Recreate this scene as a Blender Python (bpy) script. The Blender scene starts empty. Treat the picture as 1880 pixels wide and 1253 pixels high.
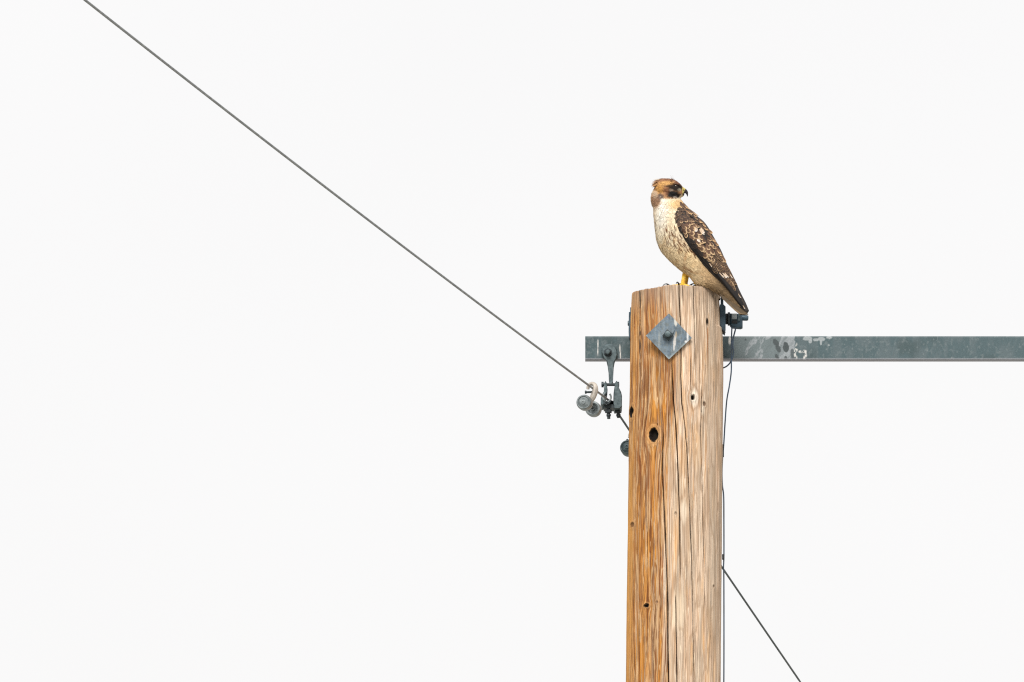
import bpy, bmesh, math, random
import numpy as np
from mathutils import Vector, Matrix

# ------------------------------------------------------------------ camera, world, sun, exposure
SC = bpy.context.scene
COL = SC.collection
PITCH = math.radians(9.5)          # the lens looks up at the pole top from eye height
PPM, W, H = 600.0, 1880.0, 1253.0  # photo pixels per metre at the pole
DIST = 43.3
TOP = 9.0                          # height of the sawn pole top, pole axis at x = y = 0
FWD = np.array([0, math.cos(PITCH), math.sin(PITCH)])
UPV = np.array([0, -math.sin(PITCH), math.cos(PITCH)])
RGT = np.array([1.0, 0, 0])
CAM = np.array([0, 0, TOP]) - (DIST * FWD + (1242 - 940) / PPM * RGT + (626.5 - 537) / PPM * UPV)
FPX = PPM * DIST

cam_d = bpy.data.cameras.new('camera')
cam_d.sensor_width = 36.0
cam_d.lens = 36.0 * FPX / W
cam_d.clip_start, cam_d.clip_end = 0.5, 3000
cam = bpy.data.objects.new('camera', cam_d)
cam.location = CAM
cam.rotation_euler = (math.pi / 2 + PITCH, 0, 0)
COL.objects.link(cam)
SC.camera = cam

SUN_EL, SUN_AZ = math.radians(43), math.radians(8)   # high, behind the camera, a little to its left
SKY_RADIANCE = (0.356, 0.3515, 0.3475)
world = bpy.data.worlds.new('World')
SC.world = world
world.use_nodes = True
wn, wl = world.node_tree.nodes, world.node_tree.links
wn.clear()
w_out = wn.new('ShaderNodeOutputWorld')
w_bg = wn.new('ShaderNodeBackground')
w_sky = wn.new('ShaderNodeTexSky')
w_sky.sky_type = 'NISHITA'
w_sky.sun_disc = False
w_sky.sun_elevation = SUN_EL
w_sky.sun_rotation = math.pi + SUN_AZ
w_sky.air_density, w_sky.dust_density = 1.0, 4.0
w_scale = wn.new('ShaderNodeVectorMath'); w_scale.operation = 'SCALE'
w_scale.inputs[3].default_value = 0.05
w_mix = wn.new('ShaderNodeMix'); w_mix.data_type = 'RGBA'
w_mix.inputs[0].default_value = 0.93          # an even, high cloud layer in front of the clear sky
w_mix.inputs[7].default_value = (*SKY_RADIANCE, 1)
wl.new(w_sky.outputs[0], w_scale.inputs[0])
wl.new(w_scale.outputs[0], w_mix.inputs[6])
w_tc = wn.new('ShaderNodeTexCoord'); w_no = wn.new('ShaderNodeTexNoise'); w_no.inputs['Scale'].default_value = 14; w_no.inputs['Detail'].default_value = 2
w_mr = wn.new('ShaderNodeMapRange'); w_mr.inputs[1].default_value = .3; w_mr.inputs[2].default_value = .7; w_mr.inputs[3].default_value = .972; w_mr.inputs[4].default_value = 1.006
w_cl = wn.new('ShaderNodeVectorMath'); w_cl.operation = 'SCALE'
wl.new(w_tc.outputs['Generated'], w_no.inputs['Vector']); wl.new(w_no.outputs[0], w_mr.inputs[0]); wl.new(w_mr.outputs[0], w_cl.inputs[3])
wl.new(w_mix.outputs[2], w_cl.inputs[0]); wl.new(w_cl.outputs[0], w_bg.inputs[0])
w_bg.inputs[1].default_value = 1.0
wl.new(w_bg.outputs[0], w_out.inputs[0])

sun_d = bpy.data.lights.new('sun', 'SUN')
sun_d.energy = 1.5
sun_d.angle = math.radians(24)
sun_d.color = (1.0, 0.965, 0.91)
sun = bpy.data.objects.new('sun', sun_d)
sv = Vector((-math.sin(SUN_AZ) * math.cos(SUN_EL), -math.cos(SUN_AZ) * math.cos(SUN_EL), math.sin(SUN_EL)))
sun.rotation_euler = sv.to_track_quat('Z', 'Y').to_euler()
sun.location = (-10, -20, 30)
COL.objects.link(sun)

SC.view_settings.view_transform = 'Standard'
SC.view_settings.look = 'None'
SC.view_settings.gamma = 1.0
SC.view_settings.use_curve_mapping = False
SC.view_settings.exposure = 1.5
SC.render.engine = 'CYCLES'
SC.cycles.filter_width = 1.15
SC.cycles.use_denoising = False

# ------------------------------------------------------------------ helpers
rng = np.random.default_rng(7)
random.seed(7)

def at(px, py, y):
    """world point seen at a photo position, on the vertical plane y"""
    d = FWD + RGT * ((px - 940) / FPX) + UPV * ((626.5 - py) / FPX)
    return CAM + d * ((y - CAM[1]) / d[1])

def atv(px, py, y):
    px, py, y = np.broadcast_arrays(np.asarray(px, float), np.asarray(py, float), np.asarray(y, float))
    d = FWD + RGT * ((px[..., None] - 940) / FPX) + UPV * ((626.5 - py[..., None]) / FPX)
    return CAM + d * ((y - CAM[1]) / d[..., 1])[..., None]

def proj(p):
    q = p - CAM
    dz = q @ FWD
    return 940 + FPX * (q @ RGT) / dz, 626.5 - FPX * (q @ UPV) / dz

def lin(r, g, b, k=1.0):
    c = np.array([r, g, b], float) / 255.0
    c = np.where(c <= 0.04045, c / 12.92, ((c + 0.055) / 1.055) ** 2.4)
    return c * k

TAB = np.random.default_rng(3).random((512, 512))
def vnoise(x, y, seed=0):
    x = np.asarray(x, float) + seed * 37.31; y = np.asarray(y, float) + seed * 91.7
    xi, yi = np.floor(x).astype(int), np.floor(y).astype(int)
    fx, fy = x - xi, y - yi
    fx = fx * fx * (3 - 2 * fx); fy = fy * fy * (3 - 2 * fy)
    a, b = TAB[xi % 512, yi % 512], TAB[(xi + 1) % 512, yi % 512]
    c, d = TAB[xi % 512, (yi + 1) % 512], TAB[(xi + 1) % 512, (yi + 1) % 512]
    return (a * (1 - fx) + b * fx) * (1 - fy) + (c * (1 - fx) + d * fx) * fy

def fbm(x, y, seed=0, o=3):
    s, amp, t = 0, 1.0, 0
    for i in range(o):
        s = s + amp * vnoise(x * 2 ** i, y * 2 ** i, seed + i * 5); t += amp; amp *= 0.5
    return s / t

def fbw(x, y, seed=0, o=3):
    """wood grain: octaves get finer across the grain, hardly shorter along it"""
    s, amp, t = 0, 1.0, 0
    for i in range(o):
        s = s + amp * vnoise(x * 2 ** i, y * 1.6 ** i, seed + i * 5); t += amp; amp *= 0.62
    return s / t

def sstep(a, b, x):
    t = np.clip((x - a) / (b - a), 0, 1)
    return t * t * (3 - 2 * t)

def mixc(c, d, m):
    m = np.asarray(m)[..., None]
    return c * (1 - m) + np.asarray(d) * m

def crom(arr, n):
    """resample rows of arr with a Catmull-Rom spline to n rows"""
    a = np.asarray(arr, float)
    a = np.vstack([2 * a[0] - a[1], a, 2 * a[-1] - a[-2]])
    t = np.linspace(0, len(a) - 3, n)
    i = np.minimum(t.astype(int), len(a) - 4)
    f = (t - i)[:, None]
    p0, p1, p2, p3 = a[i], a[i + 1], a[i + 2], a[i + 3]
    return 0.5 * (2 * p1 + (p2 - p0) * f + (2 * p0 - 5 * p1 + 4 * p2 - p3) * f ** 2 + (3 * p1 - p0 - 3 * p2 + p3) * f ** 3)

# ---- materials
def nmat(name, rough=0.7, metal=0.0, spec=0.5):
    m = bpy.data.materials.new(name); m.use_nodes = True
    b = m.node_tree.nodes['Principled BSDF']
    b.inputs['Roughness'].default_value = rough
    b.inputs['Metallic'].default_value = metal
    b.inputs['Specular IOR Level'].default_value = spec
    return m, m.node_tree.nodes, m.node_tree.links, b

def noise_node(n, l, scale, detail=4, vec=None):
    t = n.new('ShaderNodeTexNoise')
    t.inputs['Scale'].default_value = scale; t.inputs['Detail'].default_value = detail
    if vec is not None: l.new(vec, t.inputs['Vector'])
    return t

def obj_coords(n, l, scale=(1, 1, 1)):
    tc = n.new('ShaderNodeTexCoord'); mp = n.new('ShaderNodeMapping')
    mp.inputs['Scale'].default_value = scale
    l.new(tc.outputs['Object'], mp.inputs['Vector'])
    return mp.outputs['Vector']

def mat_noise(name, c0, c1, scale, rough=0.7, metal=0.0, stretch=(1, 1, 1), bump=0.0, c2=None, spec=0.5):
    m, n, l, b = nmat(name, rough, metal, spec)
    v = obj_coords(n, l, stretch)
    t = noise_node(n, l, scale, 5, v)
    r = n.new('ShaderNodeValToRGB')
    r.color_ramp.elements[0].position = 0.32; r.color_ramp.elements[1].position = 0.68
    r.color_ramp.elements[0].color = (*c0, 1); r.color_ramp.elements[1].color = (*c1, 1)
    if c2 is not None:
        e = r.color_ramp.elements.new(0.8); e.color = (*c2, 1)
    l.new(t.outputs[0], r.inputs[0]); l.new(r.outputs[0], b.inputs['Base Color'])
    if bump:
        bp = n.new('ShaderNodeBump'); bp.inputs['Strength'].default_value = bump; bp.inputs['Distance'].default_value = 0.001
        l.new(t.outputs[0], bp.inputs['Height']); l.new(bp.outputs[0], b.inputs['Normal'])
    return m

def mat_attr(name, rough=0.85, fine=(300, 300, 20), amt=0.25, bump=0.3, spec=0.3, metal=0.0):
    """base colour stored on the mesh, broken up by a fine procedural grain"""
    m, n, l, b = nmat(name, rough, metal, spec)
    a = n.new('ShaderNodeAttribute'); a.attribute_name = 'Col'
    v = obj_coords(n, l, fine)
    t = noise_node(n, l, 1.0, 4, v)
    mr = n.new('ShaderNodeMapRange')
    mr.inputs[1].default_value = 0.3; mr.inputs[2].default_value = 0.7
    mr.inputs[3].default_value = 1 - amt; mr.inputs[4].default_value = 1 + amt
    l.new(t.outputs[0], mr.inputs[0])
    mu = n.new('ShaderNodeVectorMath'); mu.operation = 'SCALE'
    l.new(a.outputs['Color'], mu.inputs[0]); l.new(mr.outputs[0], mu.inputs[3])
    l.new(mu.outputs[0], b.inputs['Base Color'])
    if bump:
        bp = n.new('ShaderNodeBump'); bp.inputs['Strength'].default_value = bump; bp.inputs['Distance'].default_value = 0.001
        l.new(t.outputs[0], bp.inputs['Height']); l.new(bp.outputs[0], b.inputs['Normal'])
    return m

# ---- meshes
def link(o, parent=None):
    COL.objects.link(o)
    if parent is not None: o.parent = parent
    return o

def tag(o, label=None, cat=None, group=None, kind=None):
    if label: o['label'] = label
    if cat: o['category'] = cat
    if group: o['group'] = group
    if kind: o['kind'] = kind
    return o

def empty(name, loc):
    o = bpy.data.objects.new(name, None); o.location = loc; o.empty_display_size = 0.1
    return link(o)

def np_mesh(name, verts, faces, mat=None, smooth=True, col=None):
    me = bpy.data.meshes.new(name)
    me.from_pydata([tuple(v) for v in verts] if not isinstance(verts, np.ndarray) else verts.tolist(), [], faces if isinstance(faces, list) else faces.tolist())
    if col is not None: set_col(me, col)
    if mat: me.materials.append(mat)
    if smooth: me.shade_smooth()
    me.update()
    return me

def set_col(me, col):
    a = me.color_attributes.new('Col', 'FLOAT_COLOR', 'POINT')
    c = np.ones((len(me.vertices), 4), np.float32); c[:, :3] = col
    a.data.foreach_set('color', c.ravel())

class MB:
    """collects shapes in world space; build() links them as one mesh object local to its parent"""
    def __init__(s): s.v, s.f = [], []
    def add(s, v, f):
        o = len(s.v); s.v += [tuple(map(float, p)) for p in v]; s.f += [[i + o for i in q] for q in f]
        return s
    def loft(s, rings, cap=True):
        n = len(rings[0]); v = [p for r in rings for p in r]; f = []
        for i in range(len(rings) - 1):
            for j in range(n):
                k = (j + 1) % n
                f.append([i * n + j, i * n + k, (i + 1) * n + k, (i + 1) * n + j])
        if cap:
            f.append(list(range(n))[::-1]); f.append([(len(rings) - 1) * n + j for j in range(n)])
        return s.add(v, f)
    def tube(s, pts, rad, n=10, sq=(1, 1), up=(0, 0, 1)):
        pts = [np.array(p, float) for p in pts]
        if np.isscalar(rad): rad = [rad] * len(pts)
        rings, prev = [], None
        for i, p in enumerate(pts):
            t = pts[min(i + 1, len(pts) - 1)] - pts[max(i - 1, 0)]; t /= np.linalg.norm(t)
            if prev is None:
                u = np.array(up, float)
                if abs(u @ t) > 0.95: u = np.array([1.0, 0, 0])
                a = np.cross(u, t); a /= np.linalg.norm(a)
            else:
                a = prev - t * (prev @ t); a /= np.linalg.norm(a)
            prev = a; b = np.cross(t, a)
            rings.append([p + rad[i] * (sq[0] * math.cos(q) * a + sq[1] * math.sin(q) * b) for q in np.arange(n) * 2 * math.pi / n])
        return s.loft(rings)
    def lathe(s, c, axis, prof, n=20, ref=(0, 0, 1), phase=0.0):
        """prof: list of (distance along the axis, radius)"""
        c = np.array(c, float); t = np.array(axis, float); t /= np.linalg.norm(t)
        u = np.array(ref, float)
        if abs(u @ t) > 0.95: u = np.array([1.0, 0, 0])
        a = np.cross(u, t); a /= np.linalg.norm(a); b = np.cross(t, a)
        ang = np.arange(n) * 2 * math.pi / n + phase
        return s.loft([[c + t * d + r * (math.cos(q) * a + math.sin(q) * b) for q in ang] for d, r in prof])
    def prism(s, outline, axis, depth, bev=0.0):
        """outline: 3-D points; extruded along axis by depth, small chamfer bev on both rims"""
        o = [np.array(p, float) for p in outline]; t = np.array(axis, float); t /= np.linalg.norm(t)
        c = sum(o) / len(o)
        def shr(k): return [p + (c - p) / max(np.linalg.norm(c - p), 1e-9) * k for p in o]
        if bev:
            r = [shr(bev), [p + t * bev for p in o], [p + t * (depth - bev) for p in o], [p + t * depth for p in shr(bev)]]
        else:
            r = [o, [p + t * depth for p in o]]
        return s.loft(r)
    def box(s, c, size, rot=None, bev=0.001):
        c = np.array(c, float); hx, hy, hz = [q / 2 for q in size]
        R = np.array(rot) if rot is not None else np.eye(3)
        o = [c + R @ np.array(q) for q in ((-hx, -hy, -hz), (hx, -hy, -hz), (hx, -hy, hz), (-hx, -hy, hz))]
        return s.prism(o, R @ np.array([0, 1, 0]), 2 * hy, min(bev, hx * .4, hy * .4, hz * .4))
    def build(s, name, mat, parent=None, smooth=True, org=None, angle=35):
        if parent is not None:
            org = np.array(parent['org'][:])
        elif org is None: org = np.zeros(3)
        v = np.array(s.v) - np.array(org)
        bm = bmesh.new()
        bv = [bm.verts.new(p) for p in v]
        for f in s.f:
            try: bm.faces.new([bv[i] for i in f])
            except ValueError: pass
        bmesh.ops.recalc_face_normals(bm, faces=bm.faces)
        lim = math.radians(angle)
        for e in bm.edges:
            if len(e.link_faces) == 2 and e.calc_face_angle(0) > lim: e.smooth = False
        me = bpy.data.meshes.new(name); bm.to_mesh(me); bm.free()
        if smooth: me.shade_smooth() if all(e.use_edge_sharp is False for e in me.edges) else [setattr(p, 'use_smooth', True) for p in me.polygons]
        me.materials.append(mat)
        o = bpy.data.objects.new(name, me)
        link(o, parent)
        if parent is None: o.location = org
        o['org'] = [float(q) for q in org]
        return o

def thing(name, loc, label, cat, group=None):
    o = empty(name, tuple(map(float, loc))); o['org'] = [float(q) for q in loc]
    return tag(o, label, cat, group)

# ---- shared metals
M_GALV = mat_noise('weathered_zinc', lin(52, 66, 70), lin(88, 102, 106), 90, 0.5, 0.35, c2=lin(128, 138, 140), bump=0.15)
M_GALVD = mat_noise('dark_zinc', lin(26, 33, 37), lin(54, 65, 70), 120, 0.55, 0.3, c2=lin(80, 90, 94), bump=0.2)
M_STEEL = mat_noise('blue_steel_plate', lin(30, 48, 60), lin(56, 78, 92), 60, 0.5, 0.3, bump=0.1)
M_ALU = mat_noise('dull_cast_aluminium', lin(150, 142, 134), lin(190, 182, 172), 60, 0.6, 0.2, bump=0.1)
M_CABLE = mat_noise('aged_aluminium_strand', lin(112, 115, 117), lin(144, 147, 148), 40, 0.6, 0.2)
M_WIRE = mat_noise('dark_insulated_wire', lin(34, 46, 58), lin(58, 76, 96), 30, 0.5, 0.0)
M_BLACK = mat_noise('black_rubber', lin(18, 20, 22), lin(34, 36, 38), 80, 0.7)

# ------------------------------------------------------------------ ground
def build_ground():
    m = mat_noise('dry_grass_soil', (0.27, 0.27, 0.24), (0.40, 0.395, 0.36), 0.6, 0.95, bump=0.3, c2=(0.30, 0.32, 0.25))
    R = [0, 3, 8, 16, 30, 55, 100, 200, 500, 1500]
    v, f = [(0, 0, 0)], []
    n = 48
    for r in R[1:]:
        for j in range(n):
            a = 2 * math.pi * j / n
            h = 0 if r < 4 else (fbm(r * math.cos(a) * .05, r * math.sin(a) * .05, 4) - .5) * min(0.6, r * 0.015)
            v.append((r * math.cos(a), r * math.sin(a), float(h)))
    for j in range(n): f.append([0, 1 + j, 1 + (j + 1) % n])
    for i in range(len(R) - 2):
        for j in range(n):
            k = (j + 1) % n
            f.append([1 + i * n + j, 1 + (i + 1) * n + j, 1 + (i + 1) * n + k, 1 + i * n + k])
    o = link(bpy.data.objects.new('ground', np_mesh('ground', v, f, m)))
    tag(o, kind='structure')
build_ground()

# ------------------------------------------------------------------ the wooden pole
KW, KP = 0.66, 0.77
EDGE = np.array([  # photo row, left edge, right edge of the shaft
    (530, 1160.5, 1321.5), (560, 1159.5, 1324), (600, 1158, 1326.5), (700, 1157, 1328), (850, 1154, 1326.5),
    (1000, 1152, 1325.5), (1100, 1150.5, 1324.5), (1253, 1148.5, 1323)], float)
_ez = atv(EDGE[:, 1], EDGE[:, 0], 0.0)[:, 2]
_el = atv(EDGE[:, 1], EDGE[:, 0], 0.0)[:, 0]
_er = atv(EDGE[:, 2], EDGE[:, 0], 0.0)[:, 0]
_cz = np.concatenate([[0.0], _ez[::-1]])
_cc = np.concatenate([[-0.075], ((_el + _er) / 2)[::-1]])
_cr = np.concatenate([[0.185], ((_er - _el) / 2)[::-1]])
def pole_axis(z): return np.interp(z, _cz, _cc)
def pole_rad(z): return np.interp(z, _cz, _cr)

def on_pole(px, py):
    """(angle, height) of the point of the shaft's front seen at a photo position"""
    y = -0.14
    for _ in range(6):
        p = at(px, py, y); R = float(pole_rad(p[2])); s = np.clip((p[0] - pole_axis(p[2])) / R, -0.999, 0.999)
        y = -R * math.sqrt(1 - s * s)
    return math.asin(s), p[2]

CRACKS = [  # polyline in the photo, width in mm, depth in mm
    ([(1247, 522), (1247, 545), (1248.5, 580), (1250, 620), (1250.6, 650), (1250, 690), (1252, 740), (1257, 775), (1261, 820), (1264, 880), (1265.6, 920), (1269, 1000), (1270.4, 1060), (1272.7, 1150), (1276.5, 1300)], 2.0, 12),
    ([(1233, 655), (1234, 690), (1236, 730), (1240.6, 780), (1243, 820), (1245, 870), (1248, 960), (1249, 1070)], 2.2, 12),
    ([(1216, 782), (1218, 800), (1216.5, 825), (1216, 870), (1218.5, 920), (1221, 980), (1224, 1050), (1225.7, 1110), (1226, 1180), (1228.5, 1300)], 2.5, 16),
    ([(1240, 1080), (1241, 1130), (1242, 1200), (1243.5, 1300)], 2.0, 10),
    ([(1273, 524), (1273.5, 560), (1275, 600), (1276, 640), (1276, 690)], 2.2, 11),
    ([(1268, 640), (1268, 700), (1270, 760)], 1.3, 6),
    ([(1307.4, 532), (1308, 590), (1309.5, 660), (1311, 720), (1312, 760)], 1.7, 8),
    ([(1288, 700), (1288.5, 745), (1286, 800), (1288.5, 860), (1291, 940), (1293.5, 1040), (1294.7, 1120)], 2.2, 11),
    ([(1253, 524), (1255, 575)], 1.2, 6),
    ([(1317.5, 850), (1318, 960), (1317, 1050)], 1.1, 5),
    ([(1168, 850), (1168.5, 920), (1170, 940)], 1.8, 8),
    ([(1186, 880), (1188, 980), (1189, 1040)], 1.3, 6),
    ([(1176, 545), (1176.5, 600), (1178, 690), (1181, 720)], 1.5, 6),
    ([(1166, 560), (1166.5, 640), (1166, 690)], 1.2, 5),
    ([(1163, 1040), (1165, 1180), (1168, 1300)], 1.6, 7),
    ([(1294, 650), (1296, 700)], 1.2, 5), ([(1259, 640), (1260, 700)], 1.0, 4),
    ([(1209, 560), (1206, 590)], 2.4, 7), ([(1284, 540), (1284, 610)], 0.9, 3),
    ([(1298.5, 596), (1298.5, 650)], 1.0, 3),
    ([(1298, 1090), (1301, 1180)], 1.0, 4), ([(1304, 1000), (1306, 1250)], 0.9, 3),
    ([(1172, 1060), (1176, 1290)], 1.2, 4), ([(1199, 1130), (1200, 1290)], 1.0, 4),
]
KNOTS = [  # photo x, y, half width, half height in px, hole depth mm, ring tone
    (1200, 799, 7.4, 11.8, 16, 'o'), (1272.5, 730, 4.0, 4.8, 16, 'p'), (1158.8, 757, 4.0, 10, 10, 'o'),
    (1187, 1112, 4.5, 3.2, 8, 'o'), (1206, 1106, 2.4, 2.6, 2, 'o'), (1161, 964, 3.2, 4.5, 2, 'o'),
    (1298.7, 591, 2.2, 5.6, 12, 'n'), (1240.5, 943, 2.2, 3.0, 3, 'p'), (1310, 1077, 2.0, 2.5, 3, 'p'),
    (1293, 742, 2.6, 4.0, 3, 'p'), (1207, 780, 1.3, 1.8, 4, 'n'),
]

def build_pole():
    n_front, n_back = 860, 90
    a0 = math.radians(106)
    phi = np.concatenate([np.linspace(-a0, a0, n_front), np.linspace(a0, 2 * math.pi - a0, n_back + 2)[1:-1]])
    phi = np.where(phi > math.pi, phi - 2 * math.pi, phi)
    z_lo = at(1240, 1300, -0.14)[2]
    zs = np.concatenate([TOP - np.array([0, .0012, .003, .0055]), np.arange(TOP - 0.008, z_lo, -0.0026)])
    zs = np.concatenate([zs, z_lo - np.cumsum(np.geomspace(0.004, 0.42, 60)) * ((z_lo + 0.3) / np.geomspace(0.004, 0.42, 60).sum())])
    P, Z = np.meshgrid(phi, zs)
    R = pole_rad(Z); C = pole_axis(Z)
    U = P * R * 1000.0                     # mm round the shaft
    ZM = (TOP - Z) * 1000.0                # mm below the top
    seam = sstep(2.75, 3.14, np.abs(P))    # soften the join at the back
    # grain coordinate that bends round the knots
    G = U + (13 * (fbm(U / 60, ZM / 420, 2, 3) - .5) + 3.5 * (fbm(U / 18, ZM / 110, 5, 3) - .5)) * (1 - seam)
    for kx, ky, hw, hh, dp, tone in KNOTS:
        kp, kz = on_pole(kx, ky); ku = kp * float(pole_rad(kz)) * 1000; kzm = (TOP - kz) * 1000
        w = hw / PPM * 1000 * 2.6; h = hh / PPM * 1000 * (3.2 if tone != 'n' else 1.2)
        du = G - ku
        G = ku + du * (1 - 0.75 * np.exp(-(du / w) ** 2) * np.exp(-((ZM - kzm) / h) ** 2))
    # ---- shape
    D = 0.0032 * (fbm(U / 26, ZM / 500, 11, 3) - .5) * 2 + 0.0012 * (fbm(G / 5, ZM / 240, 12, 3) - .5) * 2
    D += 0.0004 * (fbm(G / 1.6, ZM / 60, 14, 2) - .5) * 2
    dark = np.zeros_like(P)
    zr, zmr = zs, (TOP - zs) * 1000.0
    for pts, wd, dp in CRACKS:
        q = np.array([on_pole(*p) for p in pts])
        o = np.argsort(q[:, 1]); zq, pq = q[o, 1], q[o, 0]
        uc = np.interp(zr, zq, pq) * pole_rad(zr) * 1000 + 1.1 * (fbm(zmr / 40, 0 * zmr, 20 + int(wd * 10), 3) - .5)
        lo, hi = zq[0], zq[-1]
        ext = sstep(lo - 0.001, lo + 0.05, zr) if lo > z_lo + 0.05 else np.ones_like(zr)
        ext = ext * (1 - sstep(hi - 0.05, hi + 0.001, zr) if hi < TOP - 0.03 else 1.0)
        wloc = 1.3 * wd * (0.55 + 0.45 * ext) * (0.65 + 0.7 * fbm(zmr / 40, zmr * 0 + wd, 31, 2))
        rws = np.nonzero(ext > 1e-3)[0]; r0, r1 = rws.min(), rws.max() + 1
        cs = np.nonzero(np.abs(phi - pq.mean()) < np.ptp(pq) + .12)[0]; c0, c1 = cs.min(), cs.max() + 1
        w_ = (slice(r0, r1), slice(c0, c1)); ux = U[w_] - uc[r0:r1, None]; wl_ = wloc[r0:r1, None]; ex = ext[r0:r1, None]
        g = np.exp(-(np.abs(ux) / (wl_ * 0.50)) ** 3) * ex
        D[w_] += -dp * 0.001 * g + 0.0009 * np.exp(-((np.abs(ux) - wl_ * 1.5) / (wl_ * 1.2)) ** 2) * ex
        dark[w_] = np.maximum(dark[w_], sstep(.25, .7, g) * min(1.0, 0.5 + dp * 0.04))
    for i in range(420):                    # fine drying checks
        u0 = rng.uniform(-1.8, 1.8) * 142; z0 = rng.uniform(0, 1250); ln = rng.uniform(20, 150); wd = rng.uniform(.45, .9)
        rws = np.nonzero(np.abs(zmr - z0) < ln * 1.5)[0]; r0, r1 = rws.min(), rws.max() + 1
        cs = np.nonzero(np.abs(phi - u0 / 142) < .12)[0]
        if not len(cs): continue
        w_ = (slice(r0, r1), slice(cs.min(), cs.max() + 1)); zl = zmr[r0:r1, None]
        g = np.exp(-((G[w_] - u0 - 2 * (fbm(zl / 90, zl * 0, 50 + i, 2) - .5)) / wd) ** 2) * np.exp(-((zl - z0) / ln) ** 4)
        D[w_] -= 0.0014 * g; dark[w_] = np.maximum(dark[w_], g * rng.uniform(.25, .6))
    fleck = np.zeros_like(P)
    for i in range(330):                    # raised pale slivers and torn fibres
        u0 = rng.uniform(-1.5, .75) * 142; z0 = rng.uniform(10, 1250); ln = rng.uniform(9, 42); wd = rng.uniform(.7, 1.9); sk = rng.normal(0, .05)
        rws = np.nonzero(np.abs(zmr - z0) < ln * 1.4)[0]; cs = np.nonzero(np.abs(phi - u0 / 142) < .08)[0]
        w_ = (slice(rws.min(), rws.max() + 1), slice(cs.min(), cs.max() + 1)); zl = zmr[w_[0], None] - z0
        g = np.exp(-((G[w_] - u0 - sk * zl) / (wd * np.clip(1 - zl / ln / 1.6, .2, 1.3))) ** 2) * np.exp(-(zl / ln) ** 4)
        D[w_] += 0.0007 * g; fleck[w_] = np.maximum(fleck[w_], g * rng.uniform(.4, .95))
    # ---- colour of the wood itself
    n1 = fbw(G / 7, ZM / 260, 1, 3); n2 = fbw(G / 2.2, ZM / 120, 2, 3); n3 = fbw(G / 22, ZM / 420, 3, 3); n4 = fbw(G / 3.5, ZM / 90, 6, 3)
    pale = np.broadcast_to(lin(228, 201, 175, KP), P.shape + (3,)).copy()
    pale = mixc(pale, lin(212, 182, 155, KP), sstep(.49, .58, n1))
    pale = mixc(pale, lin(246, 226, 204, KP), sstep(.53, .62, n2) * .7)
    pale = mixc(pale, lin(190, 160, 136, KP), sstep(.55, .72, n3) * .75)
    pale = mixc(pale, lin(204, 152, 98, KP), sstep(.60, .74, fbw(G / 5, ZM / 150, 8, 3)) * .7)
    pale = mixc(pale, lin(158, 130, 105, KP), sstep(.58, .72, n4) * .55)
    orng = np.broadcast_to(lin(200, 140, 82, KW), P.shape + (3,)).copy()
    orng = mixc(orng, lin(166, 106, 62, KW), sstep(.50, .60, n1) * .8)
    orng = mixc(orng, lin(228, 178, 116, KW), sstep(.54, .61, n2) * .75)
    orng = mixc(orng, lin(214, 146, 62, KW), sstep(.5, .68, n3) * .8)
    orng = mixc(orng, lin(134, 78, 42, KW), sstep(.57, .64, fbw(G / 3.6, ZM / 170, 9, 3)) * .8)
    orng = mixc(orng, lin(214, 184, 152, KW), sstep(.60, .70, fbw(G / 4.6, ZM / 330, 10, 2)) * .75)
    blot = fbw(G / 11, ZM / 75, 18, 3)
    orng = mixc(orng, lin(218, 180, 136, KW), sstep(.53, .60, blot) * sstep(.46, .54, n4 + .06) * .8)
    orng = mixc(orng, lin(128, 82, 52, KW), sstep(.56, .72, fbw(G / 6, ZM / 55, 19, 3)) * .6)
    pale = mixc(pale, lin(226, 180, 128, KP), sstep(.57, .70, fbw(G / 14, ZM / 130, 23, 3)) * .55)
    bound = np.interp(ZM, [0, 150, 330, 520, 800, 1100, 1400], [-.22, -.08, -.06, -.20, -.22, -.12, -.08])
    om = sstep(.10, -.10, P - bound + (n1 - .5) * .55 + (n3 - .5) * .45)
    om = om * (1 - sstep(-2.2, -2.9, P))
    pale = mixc(pale, lin(150, 120, 98, KP), sstep(.56, .64, fbw(G / 1.5, ZM / 80, 24, 3)) * .32)
    pale = mixc(pale, lin(196, 178, 158, KP), sstep(.45, .65, fbw(G / 30, ZM / 260, 25, 3)) * .6)
    orng = mixc(orng, lin(112, 68, 40, KW), sstep(.56, .63, fbw(G / 1.6, ZM / 90, 26, 3)) * .6)
    col = mixc(pale, orng, om)
    col = mixc(col, mixc(np.broadcast_to(lin(240, 220, 194, KP), col.shape), lin(232, 194, 146, KW), om), sstep(.25, .7, fleck) * .85)
    gold = sstep(-.85, -1.25, P) * (1 - sstep(-1.9, -2.5, P))
    col = mixc(col, lin(222, 160, 82, KW), gold * sstep(.35, .6, n3 + .1) * .8)
    sta = sstep(.50, .56, fbw(G / 16 + .3 * n4, ZM / 110, 28, 3)) * (1 - sstep(.60, .72, fbw(G / 16 + .3 * n4, ZM / 110, 28, 3)))
    col = mixc(col, lin(170, 140, 112, KP), sta * (1 - om) * .55)
    spk = fbm(U / 1.7, ZM / 2.6, 29, 2)
    col = col * (1 + .34 * (spk - .5) * sstep(.40, .60, fbm(U / 20, ZM / 60, 30, 2)))[..., None]
    # greyed, weathered top and the mildew streak on the left
    grey = sstep(95, 0, ZM + 70 * (n1 - .5)) * .55
    col = mixc(col, lin(172, 150, 130, KW), grey)
    pk, zk = on_pole(1176.5, 600)
    st = np.exp(-((U - pk * 142 - 7 * (n3 - .5)) / 7.5) ** 2) * (1 - sstep(200, 300, ZM)) * sstep(.38, .58, fbm(U / 2.5, ZM / 14, 27, 3))
    col = mixc(col, lin(70, 64, 58, KW), st * .95)
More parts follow.
